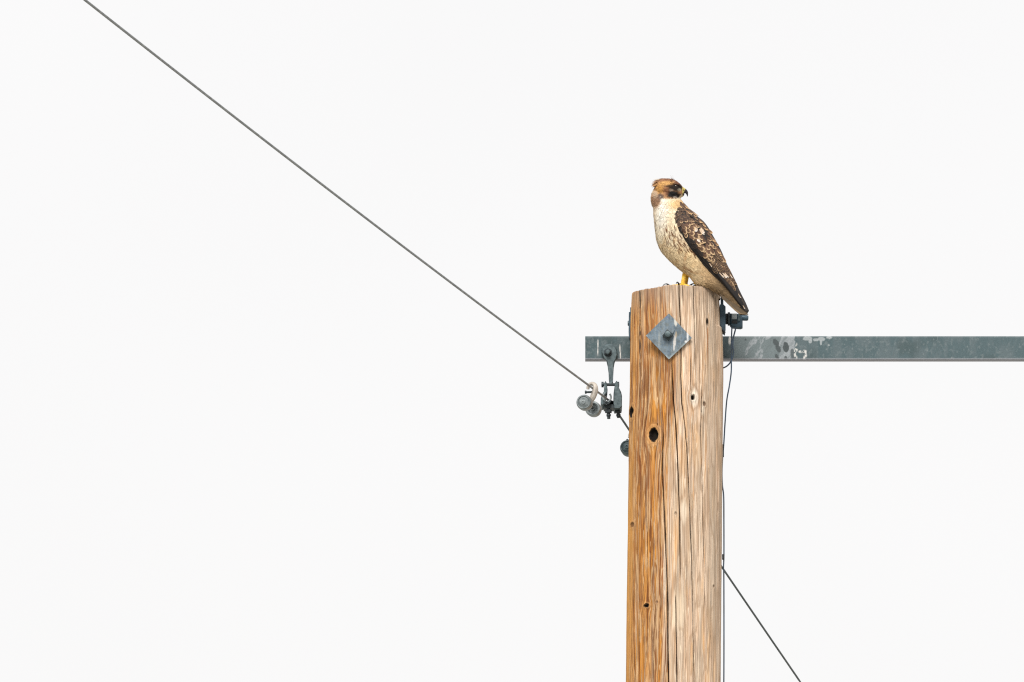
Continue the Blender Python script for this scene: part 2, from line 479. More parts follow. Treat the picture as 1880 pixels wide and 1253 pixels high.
    gr = sstep(.25, .9, P) * (1 - sstep(2.2, 2.9, P)) * sstep(.46, .62, fbw(G / 9, ZM / 180, 15, 3))
    col = mixc(col, lin(186, 162, 138, KP), gr * .55)
    # knots, holes, rust
    hole_all = np.zeros_like(P)
    WOB = 1 + .28 * (fbm(U / 5, ZM / 5, 17, 2) - .5)
    for kx, ky, hw, hh, dp, tone in KNOTS:
        kp, kz = on_pole(kx, ky); ku = kp * float(pole_rad(kz)) * 1000; kzm = (TOP - kz) * 1000
        a, b = hw / PPM * 1000 / max(math.cos(kp), .3), hh / PPM * 1000
        wob = WOB
        rr = np.hypot((U - ku) / a, (ZM - kzm) / b) / wob
        if tone != 'n':
            ring = np.exp(-((rr - 1.45) / .38) ** 2) * (1 if hw > 3.5 else .4)
            D += 0.0022 * np.exp(-((rr - 1.4) / .5) ** 2) * min(1, hw / 6)
            col = mixc(col, lin(*((226, 172, 112) if tone == 'o' else (226, 206, 180)), KW), ring * .8)
            rings = (1 if hw > 3.5 else .3) * (0.5 + 0.5 * np.sin(rr * 14 + 3 * (n2 - .5))) * np.exp(-((rr - 1.6) / .6) ** 2)
            col = mixc(col, lin(140, 92, 56, KW), rings * .5)
        hole = sstep(1.06, .80, rr); shade_knot = sstep(1.22, 1.04, rr)
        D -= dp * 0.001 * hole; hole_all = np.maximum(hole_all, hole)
        col = mixc(col, lin(12, 10, 8), shade_knot * .985) if dp > 7 else mixc(col, lin(84, 58, 40), shade_knot * (.75 if hw > 2.5 else .4))  # deep holes painted black as shade; shallow knots only tinted brown
    for kx, ky, ha, hb, cc, sg_ in ((1275, 731, 10, 18, (246, 232, 214), .8), (1291, 752, 4, 14, (240, 226, 206), .7), (1247, 1120, 14, 40, (238, 218, 190), .5), (1256, 940, 8, 24, (238, 222, 200), .5)):
        kp, kz = on_pole(kx, ky)
        rr = np.hypot((U - kp * 142) / (ha / .6), (ZM - (TOP - kz) * 1000) / (hb / .6)) + .6 * (n1 - .5) + .5 * (n2 - .5)
        col = mixc(col, lin(*cc, KP), sstep(1.2, .5, rr) * sg_ * (1 - hole_all))
        if sg_ > .75: col = mixc(col, lin(150, 116, 88, KP), np.exp(-((rr - 1.15) / .2) ** 2) * .4)
    kp, kz = on_pole(1298.6, 600); kzm = (TOP - kz) * 1000
    rust = np.exp(-((U - kp * 142) / 2.2) ** 2) * sstep(kzm - 2, kzm + 8, ZM) * (1 - sstep(kzm + 70, kzm + 150, ZM))
    col = mixc(col, lin(178, 112, 58, KW), rust * .8)
    kp, kz = on_pole(1226, 1112); 
    chip = sstep(1, .6, np.hypot((U - (kp * 142)) / 2, (ZM - (TOP - kz) * 1000) / 9))
    col = mixc(col, lin(236, 220, 200, KW), chip)
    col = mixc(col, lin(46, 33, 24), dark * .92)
    # gain cut on the right for the bracket plate
    gp = sstep(.98, 1.10, P) * (1 - sstep(1.9, 2.0, P)) * sstep(18, 22, ZM) * (1 - sstep(111, 114, ZM))
    D -= 0.005 * gp
    # rim of the sawn top
    rim = np.clip(1 - ZM / 6.0, 0, 1)
    D -= 0.0010 * rim ** 2 * (0.2 + 1.7 * fbm(U / 6, U * 0, 41, 3))
    zt = -0.006 * (fbm(U / 7, U * 0, 42, 4) - .4) - 0.009 * sstep(.75, 1.2, P) * (1 - sstep(1.9, 2.3, P))
    zt = zt - .0017 * np.interp(P, [-2.2, -1.57, -1.35, -1.07, -.853, -.65, -.46, -.3, -.14, .2, .6], [0, 1.5, 2, 4, 3.5, 3.5, 2.5, 1.4, -.4, 0, 0])   # the cut slopes off to the left
    Zd = Z + zt * np.clip(1 - ZM / 30.0, 0, 1)
    RR = R + D
    V = np.stack([C + RR * np.sin(P), -RR * np.cos(P), Zd], -1)
    nr, nc = P.shape
    # sawn end: rings running inwards
    ks = [.985, .95, .88, .75, .55, .3]
    top = []
    tcol = []
    for k in ks:
        x = V[0, :, 0] * k; y = V[0, :, 1] * k
        z = V[0, :, 2] * (k ** 3) + (1 - k ** 3) * (TOP - .001) + .0012 * (fbm(x * 120, y * 25, 44, 2) - .5)
        top.append(np.stack([x, y, z], -1))
        tcol.append(mixc(np.broadcast_to(lin(168, 146, 120, KW), (nc, 3)), lin(120, 98, 78, KW), .5 + .5 * np.sin(k * 90 + 2 * fbm(phi * 3, phi * 0, 45, 2))))
    allv = np.concatenate([np.array(top[::-1]).reshape(-1, 3), V.reshape(-1, 3), [[0, 0, TOP - .001]]])
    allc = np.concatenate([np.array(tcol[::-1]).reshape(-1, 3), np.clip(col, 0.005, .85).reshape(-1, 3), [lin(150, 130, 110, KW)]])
    rows = nr + len(ks)
    j = np.arange(nc); i = np.arange(rows - 1)
    I, J = np.meshgrid(i, j, indexing='ij'); K = (J + 1) % nc
    quads = np.stack([I * nc + J, (I + 1) * nc + J, (I + 1) * nc + K, I * nc + K], -1).reshape(-1, 4)
    cen = len(allv) - 1
    tris = np.stack([np.full(nc, cen), j, (j + 1) % nc], -1)
    me = bpy.data.meshes.new('shaft')
    me.vertices.add(len(allv)); me.vertices.foreach_set('co', allv.astype(np.float32).ravel())
    nl = quads.size + tris.size
    me.loops.add(nl); me.loops.foreach_set('vertex_index', np.concatenate([quads.ravel(), tris.ravel()]).astype(np.int32))
    me.polygons.add(len(quads) + len(tris))
    me.polygons.foreach_set('loop_start', np.concatenate([np.arange(len(quads)) * 4, quads.size + np.arange(len(tris)) * 3]).astype(np.int32))
    me.update(calc_edges=True); me.validate()
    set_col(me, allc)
    me.shade_smooth()
    me.materials.append(mat_attr('weathered_pole_wood', 0.9, (420, 420, 9), 0.24, 0.6, 0.2))
    root = thing('utility_pole', (-0.075, 0, 0), 'tall weathered wooden utility pole, orange on its left side, with cracks and knot holes', 'utility pole')
    s = bpy.data.objects.new('shaft', me); link(s, root); s.location = (0.075, 0, 0)
    return root
POLE = build_pole()

# ------------------------------------------------------------------ steel crossarm behind the pole
ARM_Y = 0.150
KM = 0.47
def build_crossarm():
    zt, zb = at(1240, 617.5, ARM_Y)[2], at(1240, 661.0, ARM_Y)[2]
    x0, x1 = at(1074.5, 640, ARM_Y)[0], 2.05
    hgt = zt - zb
    nx, nz = 900, 34
    xs = np.concatenate([np.linspace(x0, 1.08, nx), np.linspace(1.1, x1, 40)])
    ts = np.concatenate([[0, .012], np.linspace(.03, .97, nz), [.988, 1]])
    X, T = np.meshgrid(xs, ts)
    Zz = zb + T * hgt
    px = 1242 + X * PPM; py = 661 - T * 43.5
    bow = 0.0006 * (fbm(X * 6, T, 61, 2) - .5)
    edge = np.clip(np.minimum(T, 1 - T) * hgt / 0.003, 0, 1)
    Y = ARM_Y + bow + 0.003 * (1 - np.sqrt(1 - (1 - edge) ** 2))
    n1 = fbm(X * 14, T * 1.0, 62, 4); n2 = fbm(X * 160, T * 9, 63, 3); n3 = fbm(X * 45, T * 1.2, 64, 3)
    col = np.broadcast_to(lin(82, 108, 115, KM), X.shape + (3,)).copy()
    col = mixc(col, lin(110, 126, 132, KM), sstep(.45, .68, n3) * .55)
    col = mixc(col, lin(66, 90, 94, KM), sstep(.52, .7, n1) * .7)
    col = mixc(col, lin(132, 146, 150, KM), sstep(.58, .78, n2) * .5)
    # bare, washed stretch right of the pole with islands of old dark coating
    zone = sstep(1334, 1352, px) * (1 - sstep(1452, 1464, px + 12 * (n3 - .5)))
    col = mixc(col, lin(128, 142, 146, .52), zone * .85)
    fl = fbm((px + .35 * py) / 17, py / 30, 66, 4)
    pat = sstep(.0, .05, fl - np.interp(px, [1345, 1375, 1410, 1440, 1458, 1470], [.80, .56, .44, .36, .5, .9])) * (px > 1346)
    col = mixc(col, lin(164, 171, 177, .60), pat * .85)
    col = mixc(col, lin(112, 126, 130, .52), zone * sstep(.56, .62, fbm((px + .5 * py) / 6, py / 14, 67, 3)) * .45)
    def blob(cx, cy, a, b, c, s=1.0, tilt=0.0, soft=.10, seed=70):
        nonlocal col
        dx, dy = px - cx, py - cy
        dx = dx + tilt * dy
        r = np.hypot(dx / a, dy / b) + .5 * (fbm(px / 5, py / 5, seed, 2) - .5)
        col = mixc(col, lin(*c, KM * (1.25 if c[0] > 160 else 1)), s * sstep(1 + soft, 1 - soft, r))
    D1 = (72, 84, 88)
    blob(1426, 629, 5, 7, D1, .95, -.3); blob(1430, 640, 4, 8, D1, .95, -.35, seed=72); blob(1444, 638, 5.5, 9, D1, 1, -.1, seed=73)
    blob(1428, 656, 3, 6, D1, .9, -.3, seed=74); blob(1444, 658, 2.6, 4, D1, .9, seed=75); blob(1457, 652, 4, 11, (84, 98, 102), .9, -.15, seed=76)
    blob(1370, 624, 1.6, 2, D1, .9); blob(1338, 640, 9, 26, (74, 92, 98), .5, seed=71)  # the tall blob is the pole's cast shadow, painted on the arm
    for q in ((1484, 622, 9, 4), (1500, 624, 5, 3), (1510, 623, 7, 4), (1524, 620, 6, 3), (1489, 627, 3, 4), (1509, 629, 2, 5)):
        blob(*q, (176, 184, 188), .85, seed=int(q[0]))
    blob(1523, 634, 2, 2, (170, 178, 180), .7)
    # pale droppings
    WH = (250, 248, 244)
    for q in ((1464, 638, 2.4, 7), (1461, 649, 2, 8), (1464, 659, 1.8, 5), (1471, 646, 4, 2.2), (1478, 645, 4, 2.6), (1481, 652, 1.8, 6), (1478, 658, 1.6, 4)):
        blob(*q, WH, .75 * sstep(.36, .5, fbm(px / 3.2, py / 3.2, 68, 2)), soft=.4, seed=int(q[0] * 3))
    for q in ((1098.3, 631, 1.1, 7), (1098, 645, .7, 8), (1138.6, 640, 1.2, 6), (1139.5, 652, 1.0, 7), (1341, 625, 2.5, 7)):
        blob(*q, WH, .85, soft=.45, seed=int(q[0] * 3))
    for _ in range(16):
        xx = rng.uniform(1500, 1880)
        blob(xx, rng.uniform(622, 657), rng.uniform(.6, 1.6), rng.uniform(1, 3), (150, 162, 164), .5, soft=.5, seed=int(xx))
    for _ in range(20):
        xx = rng.uniform(1076, 1156)
        blob(xx, rng.uniform(620, 658), rng.uniform(1, 4), rng.uniform(1, 4), (118, 132, 138), .5, soft=.6, seed=int(xx))
    col = mixc(col, lin(188, 188, 196, .6), sstep(.085, .03, T) * .7)  # bottom lip painted paler to make up for weak light there
    V = np.stack([X, Y, Zz], -1)
    nt, nn = X.shape
    # close the channel: flanges run backwards from both edges, open at the back
    fl, th = 0.034, 0.005
    rings = [V[i] for i in range(nt)]
    def off(base, dy, dz): q = base.copy(); q[:, 1] = ARM_Y + dy; q[:, 2] += dz; return q
    tail = [off(V[-1], fl, 0), off(V[-1], fl, -th), off(V[-1], th, -th), off(V[0], th, th), off(V[0], fl, th), off(V[0], fl, 0)]
    und = np.broadcast_to(lin(176, 176, 186, .6), col[0].shape)  # underside painted paler, lifting the dim light bounced from the ground
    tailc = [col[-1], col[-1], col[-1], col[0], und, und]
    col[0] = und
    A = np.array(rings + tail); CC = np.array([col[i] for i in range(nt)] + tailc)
    rows = A.shape[0]
    f = []
    for i in range(rows):
        k = (i + 1) % rows
        a = i * nn + np.arange(nn - 1); b = k * nn + np.arange(nn - 1)
        f.append(np.stack([a, a + 1, b + 1, b], -1))
    F = np.concatenate(f).tolist()
    F.append([i * nn for i in range(rows)]); F.append([i * nn + nn - 1 for i in range(rows)][::-1])
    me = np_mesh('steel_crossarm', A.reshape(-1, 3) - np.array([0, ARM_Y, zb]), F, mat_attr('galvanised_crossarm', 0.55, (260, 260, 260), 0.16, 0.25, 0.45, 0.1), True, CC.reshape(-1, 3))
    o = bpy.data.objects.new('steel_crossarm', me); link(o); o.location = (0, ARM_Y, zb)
    me.set_sharp_from_angle(angle=math.radians(40))
    tag(o, 'grey galvanised steel channel crossarm bolted behind the wooden pole', 'crossarm')
build_crossarm()

# ------------------------------------------------------------------ square washer and through bolt
def build_washer():
    c = at(1228, 618.5, -0.148)
    root = thing('through_bolt', c, 'diamond-set square steel washer with nut and bolt end on the pole front', 'bolt')
    n = 48
    s = np.linspace(-1, 1, n)
    A, B = np.meshgrid(s, s)
    half = 0.0715                                   # half diagonal of the plate
    dent = lambda q: 1 - .012 * fbm(q * 6, q * 0, 81, 2)
    X = (A - B) / 2 * half * dent(A) * .985; Zz = (A + B) / 2 * half * dent(B) * 1.0
    Zz = Zz - .05 * X                                # hangs a degree or two askew
    Y = 0.10 * X ** 2 / half + .0012 * (fbm(A * 2 + 3, B * 2, 82, 2) - .5)      # slightly dished on to the round pole
    Y = Y - 0.0015 * np.exp(-((A - .0) ** 2 + (B - .0) ** 2) / .05)
    px = c[0] * PPM + 1242 + X * PPM; py = 618.5 - Zz * PPM
    K = .52
    n1 = fbm(X * 60, Zz * 60, 83, 4); n2 = fbm(X * 240, Zz * 240, 84, 3); n3 = fbm(X * 300, Zz * 22, 85, 3)
    col = np.broadcast_to(lin(122, 142, 158, K), X.shape + (3,)).copy()
    col = mixc(col, lin(98, 118, 134, K), sstep(.45, .65, n1))
    col = mixc(col, lin(150, 164, 172, K), sstep(.52, .7, n3) * .6)
    col = mixc(col, lin(118, 126, 124, K), sstep(.55, .7, n2) * .7)
    col = mixc(col, lin(176, 190, 194, K), sstep(-.86, -.97, np.minimum(A, B) * 1.0) * sstep(.4, .6, n1) * .8)
    def blob(cx, cy, a, b, cc, st=.95, tilt=0.0, soft=.3, seed=90):
        nonlocal col
        dx, dy = px - cx, py - cy
        r = np.hypot((dx + tilt * dy) / a, dy / b) + .5 * (fbm(px / 4, py / 4, seed, 2) - .5)
        col = mixc(col, lin(*cc, K * 1.15), st * sstep(1 + soft, 1 - soft, r))
    blob(1239.5, 592, 2.6, 8, (226, 224, 216)); blob(1237, 630, 2.2, 14, (228, 224, 220), tilt=.08, seed=91); blob(1240, 615, 1.6, 6, (190, 170, 140), .7, seed=95)
    blob(1261, 617, 1.6, 11, (236, 238, 240), tilt=-.05, seed=92); blob(1265, 613, 3, 2.6, (244, 244, 244), seed=93); blob(1258, 628, 2.4, 2, (244, 244, 244), seed=94)
    blob(1209, 625, 1.8, 14, (160, 168, 168), .6, seed=96); blob(1224, 583, 3, 1.6, (92, 104, 160), .6, seed=97); blob(1200, 627, 5, 4, (92, 104, 112), .6, seed=98)
    th = .0055
    F0 = np.stack([X, Y - th, Zz], -1); Bk = np.stack([X, Y, Zz], -1)
    v = np.concatenate([F0.reshape(-1, 3), Bk.reshape(-1, 3)]); cc = np.concatenate([col.reshape(-1, 3), (col * .9).reshape(-1, 3)])
    f = []
    idx = np.arange(n * n).reshape(n, n)
    q = np.stack([idx[:-1, :-1], idx[:-1, 1:], idx[1:, 1:], idx[1:, :-1]], -1).reshape(-1, 4)
    f += q.tolist(); f += (q[:, ::-1] + n * n).tolist()
    rim = np.concatenate([idx[0, :], idx[1:, -1], idx[-1, -2::-1], idx[-2:0:-1, 0]])
    for a, b in zip(rim, np.roll(rim, -1)): f.append([int(a), int(a + n * n), int(b + n * n), int(b)])
    me = np_mesh('washer_plate', v, f, mat_attr('blotched_zinc_plate', .5, (200, 200, 200), .14, .3, .5, .15), True, cc)
    me.set_sharp_from_angle(angle=math.radians(40))
    bm = bmesh.new(); bm.from_mesh(me); bmesh.ops.recalc_face_normals(bm, faces=bm.faces); bm.to_mesh(me); bm.free()
    link(bpy.data.objects.new('washer_plate', me), root)
    ax = np.array([-.02, -1, -.03])
    nc = c + np.array([-0.003, -.007, .003])
    MB().lathe(nc, ax, [(0, .0155), (.0015, .0172), (.011, .0172), (.013, .0150)], 4, phase=math.radians(8)).build('square_nut', M_GALVD, root)
    MB().lathe(nc + np.array([-.0005, -.012, .0005]), ax, [(0, .0094), (.010, .0094), (.0125, .0085), (.0135, .006), (.0138, .001)], 18).build('bolt_end', M_GALV, root)
    # a stray splinter of wire caught beside the nut
    MB().tube([nc + np.array(q) for q in ((.012, -.006, -.002), (.016, -.009, .003), (.0185, -.010, .009), (.0195, -.010, .015))], [.0014, .0013, .0011, .0004], 6).build('bent_wire_end', M_GALVD, root)
build_washer()

# ------------------------------------------------------------------ overhead cable, its clamp and dampers
M_GALVL = mat_noise('pale_zinc', lin(98, 107, 110), lin(146, 153, 155), 70, 0.45, 0.4, c2=lin(180, 184, 182), bump=0.15)
M_CABLED = mat_noise('dark_strand', lin(46, 54, 56), lin(74, 82, 84), 40, 0.6, 0.2)  # darker strand for the run beyond the clamp
CAB_R, CAB_Q = 6.6, 0.055
P0 = at(1119, 737, 0.13)
HD = np.array([1, CAB_R, 0]) / math.hypot(1, CAB_R)
def cable_pt(s):
    a = abs(s); blend = a * a / (a + 0.04)        # the clamp rounds the bend
    return P0 + HD * s + np.array([0, 0, -CAB_Q * blend + CAB_Q / 110 * a * a])

def build_cable():
    ss = np.concatenate([-np.geomspace(75, 11, 40), np.arange(-11, 4.0, 0.012), np.geomspace(4.0, 95, 60)])
    C = np.array([cable_pt(s) for s in ss])
    T = np.gradient(C, axis=0); T /= np.linalg.norm(T, axis=1)[:, None]
    A = np.cross(T, [0, 0, 1]); A /= np.linalg.norm(A, axis=1)[:, None]; B = np.cross(A, T)
    n = 18
    ang = np.arange(n) * 2 * math.pi / n
    r = 0.0030 + 0.0005 * np.abs(np.cos(ang * 3))       # six lobes laid in a spiral
    tw = ss * 2 * math.pi / 0.11
    q = ang[None] + tw[:, None]
    V = C[:, None] + r[None, :, None] * (np.cos(q)[..., None] * A[:, None] + np.sin(q)[..., None] * B[:, None])
    m = len(ss)
    I, J = np.meshgrid(np.arange(m - 1), np.arange(n), indexing='ij'); K = (J + 1) % n
    F = np.stack([I * n + J, I * n + K, (I + 1) * n + K, (I + 1) * n + J], -1).reshape(-1, 4)
    me = np_mesh('overhead_cable', V.reshape(-1, 3) - P0, F, M_CABLE); me.materials.append(M_CABLED)
    me.polygons.foreach_set('material_index', np.repeat((ss[:-1] > 0).astype(np.int32), n))
    o = link(bpy.data.objects.new('overhead_cable', me))
    o.location = P0
    tag(o, 'long grey stranded overhead cable crossing from upper left and passing behind the pole', 'cable')
build_cable()

def cable_at_px(px, lo, hi):
    ss = np.linspace(lo, hi, 4000); p = np.array([cable_pt(s) for s in ss])
    i = int(np.argmin(np.abs(proj(p)[0] - px)))
    return ss[i], p[i]

def build_damper(px, mid, label, wmat):
    s, c = cable_at_px(px, -3, 3)
    d = cable_pt(s + .01) - cable_pt(s - .01); d /= np.linalg.norm(d)
    m = at(mid[0], mid[1], c[1])
    root = thing('vibration_damper', c, label, 'damper', 'vibration dampers on the cable')
    side = np.cross(d, [0, 0, 1]); side /= np.linalg.norm(side)
    up = np.cross(side, d)
    # cast hook over the cable running down to the messenger cable
    e = m - c
    hook = [c - side * .013 - up * .004, c - side * .011 + up * .006, c - side * .002 + up * .0125, c + side * .008 + up * .008, c + side * .010 - up * .006, c + side * .009 + e * .45, c + side * .004 + e * .72, m]
    MB().tube(crom(hook, 28), np.interp(np.linspace(0, 1, 28), [0, .25, .45, .6, .8, 1], [.0046, .0056, .0072, .0092, .0090, .0066]), 14, sq=(1.0, 1.5), up=d).build('damper_clamp', M_ALU, root)
    MB().lathe(c + side * -.004 - up * .013, side, [(-.018, .005), (-.014, .0058), (-.013, .0035), (.010, .0035), (.0105, .006), (.015, .006)], 6).build('clamp_bolt', M_GALVD, root)
    hl = .098
    k = np.linspace(-1, 1, 13)
    MB().tube([m + d * hl * q - np.array([0, 0, .004 * q * q]) for q in k], .0046, 8).build('messenger_cable', M_GALVD, root)
    prof = [(-.026, .0055), (-.012, .006), (-.012, .0135), (-.026, .0150), (-.028, .0185), (-.026, .0222), (-.020, .0235), (.008, .0235), (.012, .0228),
            (.018, .0215), (.0205, .0195), (.0205, .0178), (.0175, .0168), (.0190, .0130), (.0215, .0105), (.0215, .0070), (.026, .0066), (.0265, .0035), (.0245, .003), (.0245, .0005)]
    for sg in (-1, 1):
        w = MB().lathe(m + d * sg * hl - np.array([0, 0, .004]), d * sg, prof, 32).build('weight', wmat, root)
    return root
build_damper(1087, (1081.5, 743.5), 'pale grey vibration damper with two round weights hanging left of the suspension clamp', M_GALVL)
build_damper(1163, (1161, 833), 'grey vibration damper half hidden behind the left edge of the pole', M_GALV)

def build_suspension():
    yb = ARM_Y
    c = at(1117, 648, yb - .008)
    root = thing('suspension_clamp', c, 'dark steel suspension clamp hanging on an eye link from the crossarm end', 'cable clamp')
    # eye link: round eye on the arm bolt, shank tapering down
    yl = yb - .006
    prof = [(1118.6, 632.5), (1125, 634), (1130, 638.5), (1133, 645), (1133.5, 652), (1132, 659), (1128.5, 667), (1126.8, 676), (1126, 690), (1125.4, 704), (1122, 709), (1119, 708.5), (1117.8, 700), (1117.2, 686), (1115.6, 674), (1113.2, 664), (1108.5, 658), (1105, 652), (1104, 645.5), (1107, 638), (1112, 634)]
    MB().prism([at(a, b, yl) for a, b in prof], (0, -1, 0), .015, .004).build('eye_link', M_GALV, root)
    bc = at(1116.2, 648, yl - .013)
    MB().lathe(bc, (0, -1, 0), [(0, .0128), (.003, .0128), (.0042, .0118)], 24).build('bolt_washer', M_GALVD, root)
    MB().lathe(bc + np.array([0, -.004, 0]), (0, -1, 0), [(0, .0098), (.0075, .0098), (.0085, .0085)], 6, phase=.3).build('hexagon_nut', M_GALVD, root)
    MB().lathe(bc + np.array([-.0005, -.012, 0]), (0, -1, 0), [(0, .0072), (.007, .0072), (.009, .0055), (.0092, .0005)], 16).build('bolt_end', M_GALV, root)
    # clamp hung on a cross pin, its cheeks following the cable
    y0 = 0.085
    pin = at(1120.5, 706.5, .132)
    MB().lathe(pin, (1, 0, 0), [(-.0275, .004), (-.027, .0088), (-.0205, .0088), (-.020, .0045), (.020, .0045), (.0205, .0088), (.027, .0088), (.0275, .004)], 14).build('cross_pin', M_GALVD, root)
    right = [(1126.5, 722), (1128, 712), (1129, 703), (1132, 699), (1135, 703), (1136.5, 712), (1140.5, 720), (1142, 727), (1142, 747), (1138, 751), (1128, 751), (1126, 741)]
    left = [(1108.5, 719), (1109.5, 703), (1111.5, 699.5), (1114, 703), (1115.5, 716), (1113.5, 726), (1112, 743), (1105, 745), (1103, 741), (1103, 731), (1105, 725)]
    MB().prism([at(a, b, y0) for a, b in right], (0, 1, 0), .095, .003).build('clamp_cheek', M_GALV, root)
    MB().prism([at(a, b, y0) for a, b in left], (0, 1, 0), .095, .003).build('clamp_cheek', M_GALV, root)
    # saddle trough under the cable, its lip bright
    arc = [P0 + HD * -.052 + np.array([math.cos(q) * .0118, 0, math.sin(q) * .0145 + .004]) for q in np.linspace(math.radians(115), math.radians(405), 22)]
    MB().tube(arc, .0029, 8, up=(0, 1, 0)).build('saddle_lip', M_GALVL, root)
    sad = []
    for k in np.linspace(-1, 1, 11):
        drop = -.006 * k * k
        ring = []
        cc = P0 + HD * (.06 * k) + np.array([0, 0, drop])
        for q in np.linspace(math.radians(180), math.radians(360), 12): ring.append(cc + np.array([math.cos(q) * .0125, 0, math.sin(q) * .0125 - .001]))
        for q in np.linspace(math.radians(360), math.radians(180), 12): ring.append(cc + np.array([math.cos(q) * .0085, 0, math.sin(q) * .0085 - .0005]))
        sad.append(ring)
    MB().loft(sad).build('saddle', M_GALVD, root)
    kb = at(1122, 746.5, y0 + .012)
    MB().box(kb + HD * .03, (.054, .070, .011), bev=.003).build('keeper', M_GALVD, root)
    for a, top, bot, yy in ((1116.5, 739, 769.5, .10), (1134.5, 741, 767.5, .115)):
        t, b = at(a, top, yy), at(a + 1.2, bot, yy)
        leg = MB().tube([t, (t + b) / 2, b], .0052, 10); leg.build('threaded_leg', M_GALVD, root)
        nz = at(a + .4, 752, yy)
        MB().lathe(nz, (0, 0, -1), [(0, .0098), (.001, .0104), (.0105, .0104), (.0115, .0095)], 6, phase=.4).build('hexagon_nut', M_GALVD, root)
        nz = at(a + .9, 761, yy)
        MB().lathe(nz, (0, 0, -1), [(0, .0074), (.006, .0074), (.0068, .0066)], 6, phase=.9).build('lock_nut', M_GALVD, root)
build_suspension()

# ------------------------------------------------------------------ pole-top bracket and the wires from it
def build_bracket():
    base = at(1327, 606, .02)
    root = thing('pole_band_bracket', base, 'blue-grey steel bracket strapped round the pole top under the tail', 'bracket')
    # strap round the back of the pole
    zt, zb = at(1242, 577, .14)[2], at(1242, 606, .14)[2]
    rings = []
    R = float(pole_rad(zt)) + .001
    for q in np.linspace(math.radians(-97), math.radians(-263), 40):
        u = np.array([math.sin(q), -math.cos(q), 0]); cx = float(pole_axis(zt))
        rings.append([np.array([cx, 0, z]) + u * r for r, z in ((R, zb), (R + .004, zb), (R + .004, zt), (R, zt))])
    MB().loft(rings).build('back_strap', M_STEEL, root)
    # left ear of the strap
    MB().prism([at(a, b, .015) for a, b in ((1154.6, 573), (1158.8, 573), (1158.8, 621), (1155, 621), (1154.2, 606))], (0, 1, 0), .045, .0015).build('strap_ear', M_STEEL, root)
    MB().lathe(at(1156, 594, .035), (-1, 0, 0), [(0, .0085), (.0052, .0085), (.0062, .006)], 6).build('bolt_head', M_GALV, root)
    # right mounting plate in its gain
    MB().prism([at(a, b, -.022) for a, b in ((1323.5, 545), (1328, 545), (1328.2, 559), (1332.2, 563), (1332.2, 606), (1331, 610), (1327, 606.5), (1321.6, 605), (1321.6, 560), (1323.5, 558))], (0, 1, 0), .070, .0015).build('mounting_plate', M_STEEL, root)
    MB().tube(crom([at(a, b, -.024) for a, b in ((1321.5, 604), (1325, 605.5), (1328.5, 608), (1331, 612))], 8), .0026, 8).build('plate_lip', M_BLACK, root)
    yb = .010
    ax = (1, 0, 0)
    mid = at(1332, 586, yb)
    MB().lathe(mid, ax, [(0, .0165), (.0015, .0180), (.0055, .0180), (.0065, .0165)], 6).build('clamp_nut', M_BLACK, root)
    MB().lathe(mid + np.array([.0065, 0, 0]), ax, [(0, .0195), (.001, .0208), (.0065, .0208), (.0075, .0195)], 24).build('clamp_washer', M_GALVD, root)
    body = [(1340.5, 575.5), (1362, 576.5), (1363.5, 590), (1363.5, 600.5), (1360, 602), (1344, 600.5), (1340.5, 597)]
    MB().prism([at(a, b, yb - .018) for a, b in body], (0, 1, 0), .036, .003).build('clamp_block', M_STEEL, root)
    MB().box(at(1348, 581.5, yb - .021), (.0165, .010, .0175), bev=.0015).build('square_bolt_head', M_GALVL, root)
    MB().box(at(1348.5, 591.5, yb - .0185), (.018, .004, .010), bev=.001).build('black_block', M_BLACK, root)  # plain black box set on the block below the bolt head
    MB().box(at(1356.6, 583.5, yb - .020), (.0055, .008, .022), bev=.0012).build('shim', M_GALV, root)
    MB().lathe(at(1358.5, 583.5, yb - .004), (1, 0, -.06), [(0, .0080), (.004, .0092), (.021, .0088), (.0255, .0072), (.0262, .001)], 20).build('end_cap', M_STEEL, root)
build_bracket()

def build_wires():
    y = -.004
    B = [(1344, 598, y), (1343.3, 612, y - .004), (1343, 632, y - .006), (1342.7, 661, y - .004), (1342.4, 684, 0), (1339, 709, .004), (1334.3, 736, .008), (1331.2, 776, .012), (1328.8, 816, .02), (1326.6, 842, .03), (1325.6, 866, .04),
         (1326.2, 890, .035), (1328.6, 911, .02), (1329.0, 950, .015), (1329.1, 1020, .012), (1328.3, 1043, .012), (1329.0, 1070, .012), (1328.9, 1253, .01)]
    pts = [at(*q) for q in B]
    last = pts[-1]
    for z in np.linspace(last[2] - .3, .05, 14):
        pts.append(np.array([float(pole_axis(z) + pole_rad(z)) + .006, .01, z]))
    p0 = pts[0]
    o = MB().tube(crom(pts, 260), .0021, 8).build('grounding_wire', M_WIRE, None, org=p0)
    tag(o, 'thin dark blue wire running down the right side of the pole', 'wire')
    A = [(1350.5, 598, y), (1350, 606, y - .003), (1347, 618, y - .008), (1345.3, 632, y - .010), (1346.8, 648, y - .010), (1344.5, 658, y - .006), (1340, 667, .002), (1333, 673.5, .015), (1324, 677, .05), (1316, 679, .085)]
    pa = [at(*q) for q in A]
    o = MB().tube(crom(pa, 70), .0023, 8).build('bonding_wire', M_WIRE, None, org=pa[0])
    tag(o, 'short dark wire looping from the pole-top bracket back behind the pole', 'wire')
    for (a, b0, b1, yy, w) in ((1327.8, 817, 839, .016, .0042), (1327.8, 1018.5, 1027.5, .008, .0068)):
        t, b = at(a, b0, yy), at(a, b1, yy)
        c = (t + b) / 2 - np.array(POLE['org'][:])
        mb = MB().box((t + b) / 2, (w, .018, t[2] - b[2]), bev=.0012)
        s = mb.build('wire_staple', M_BLACK, POLE)
build_wires()

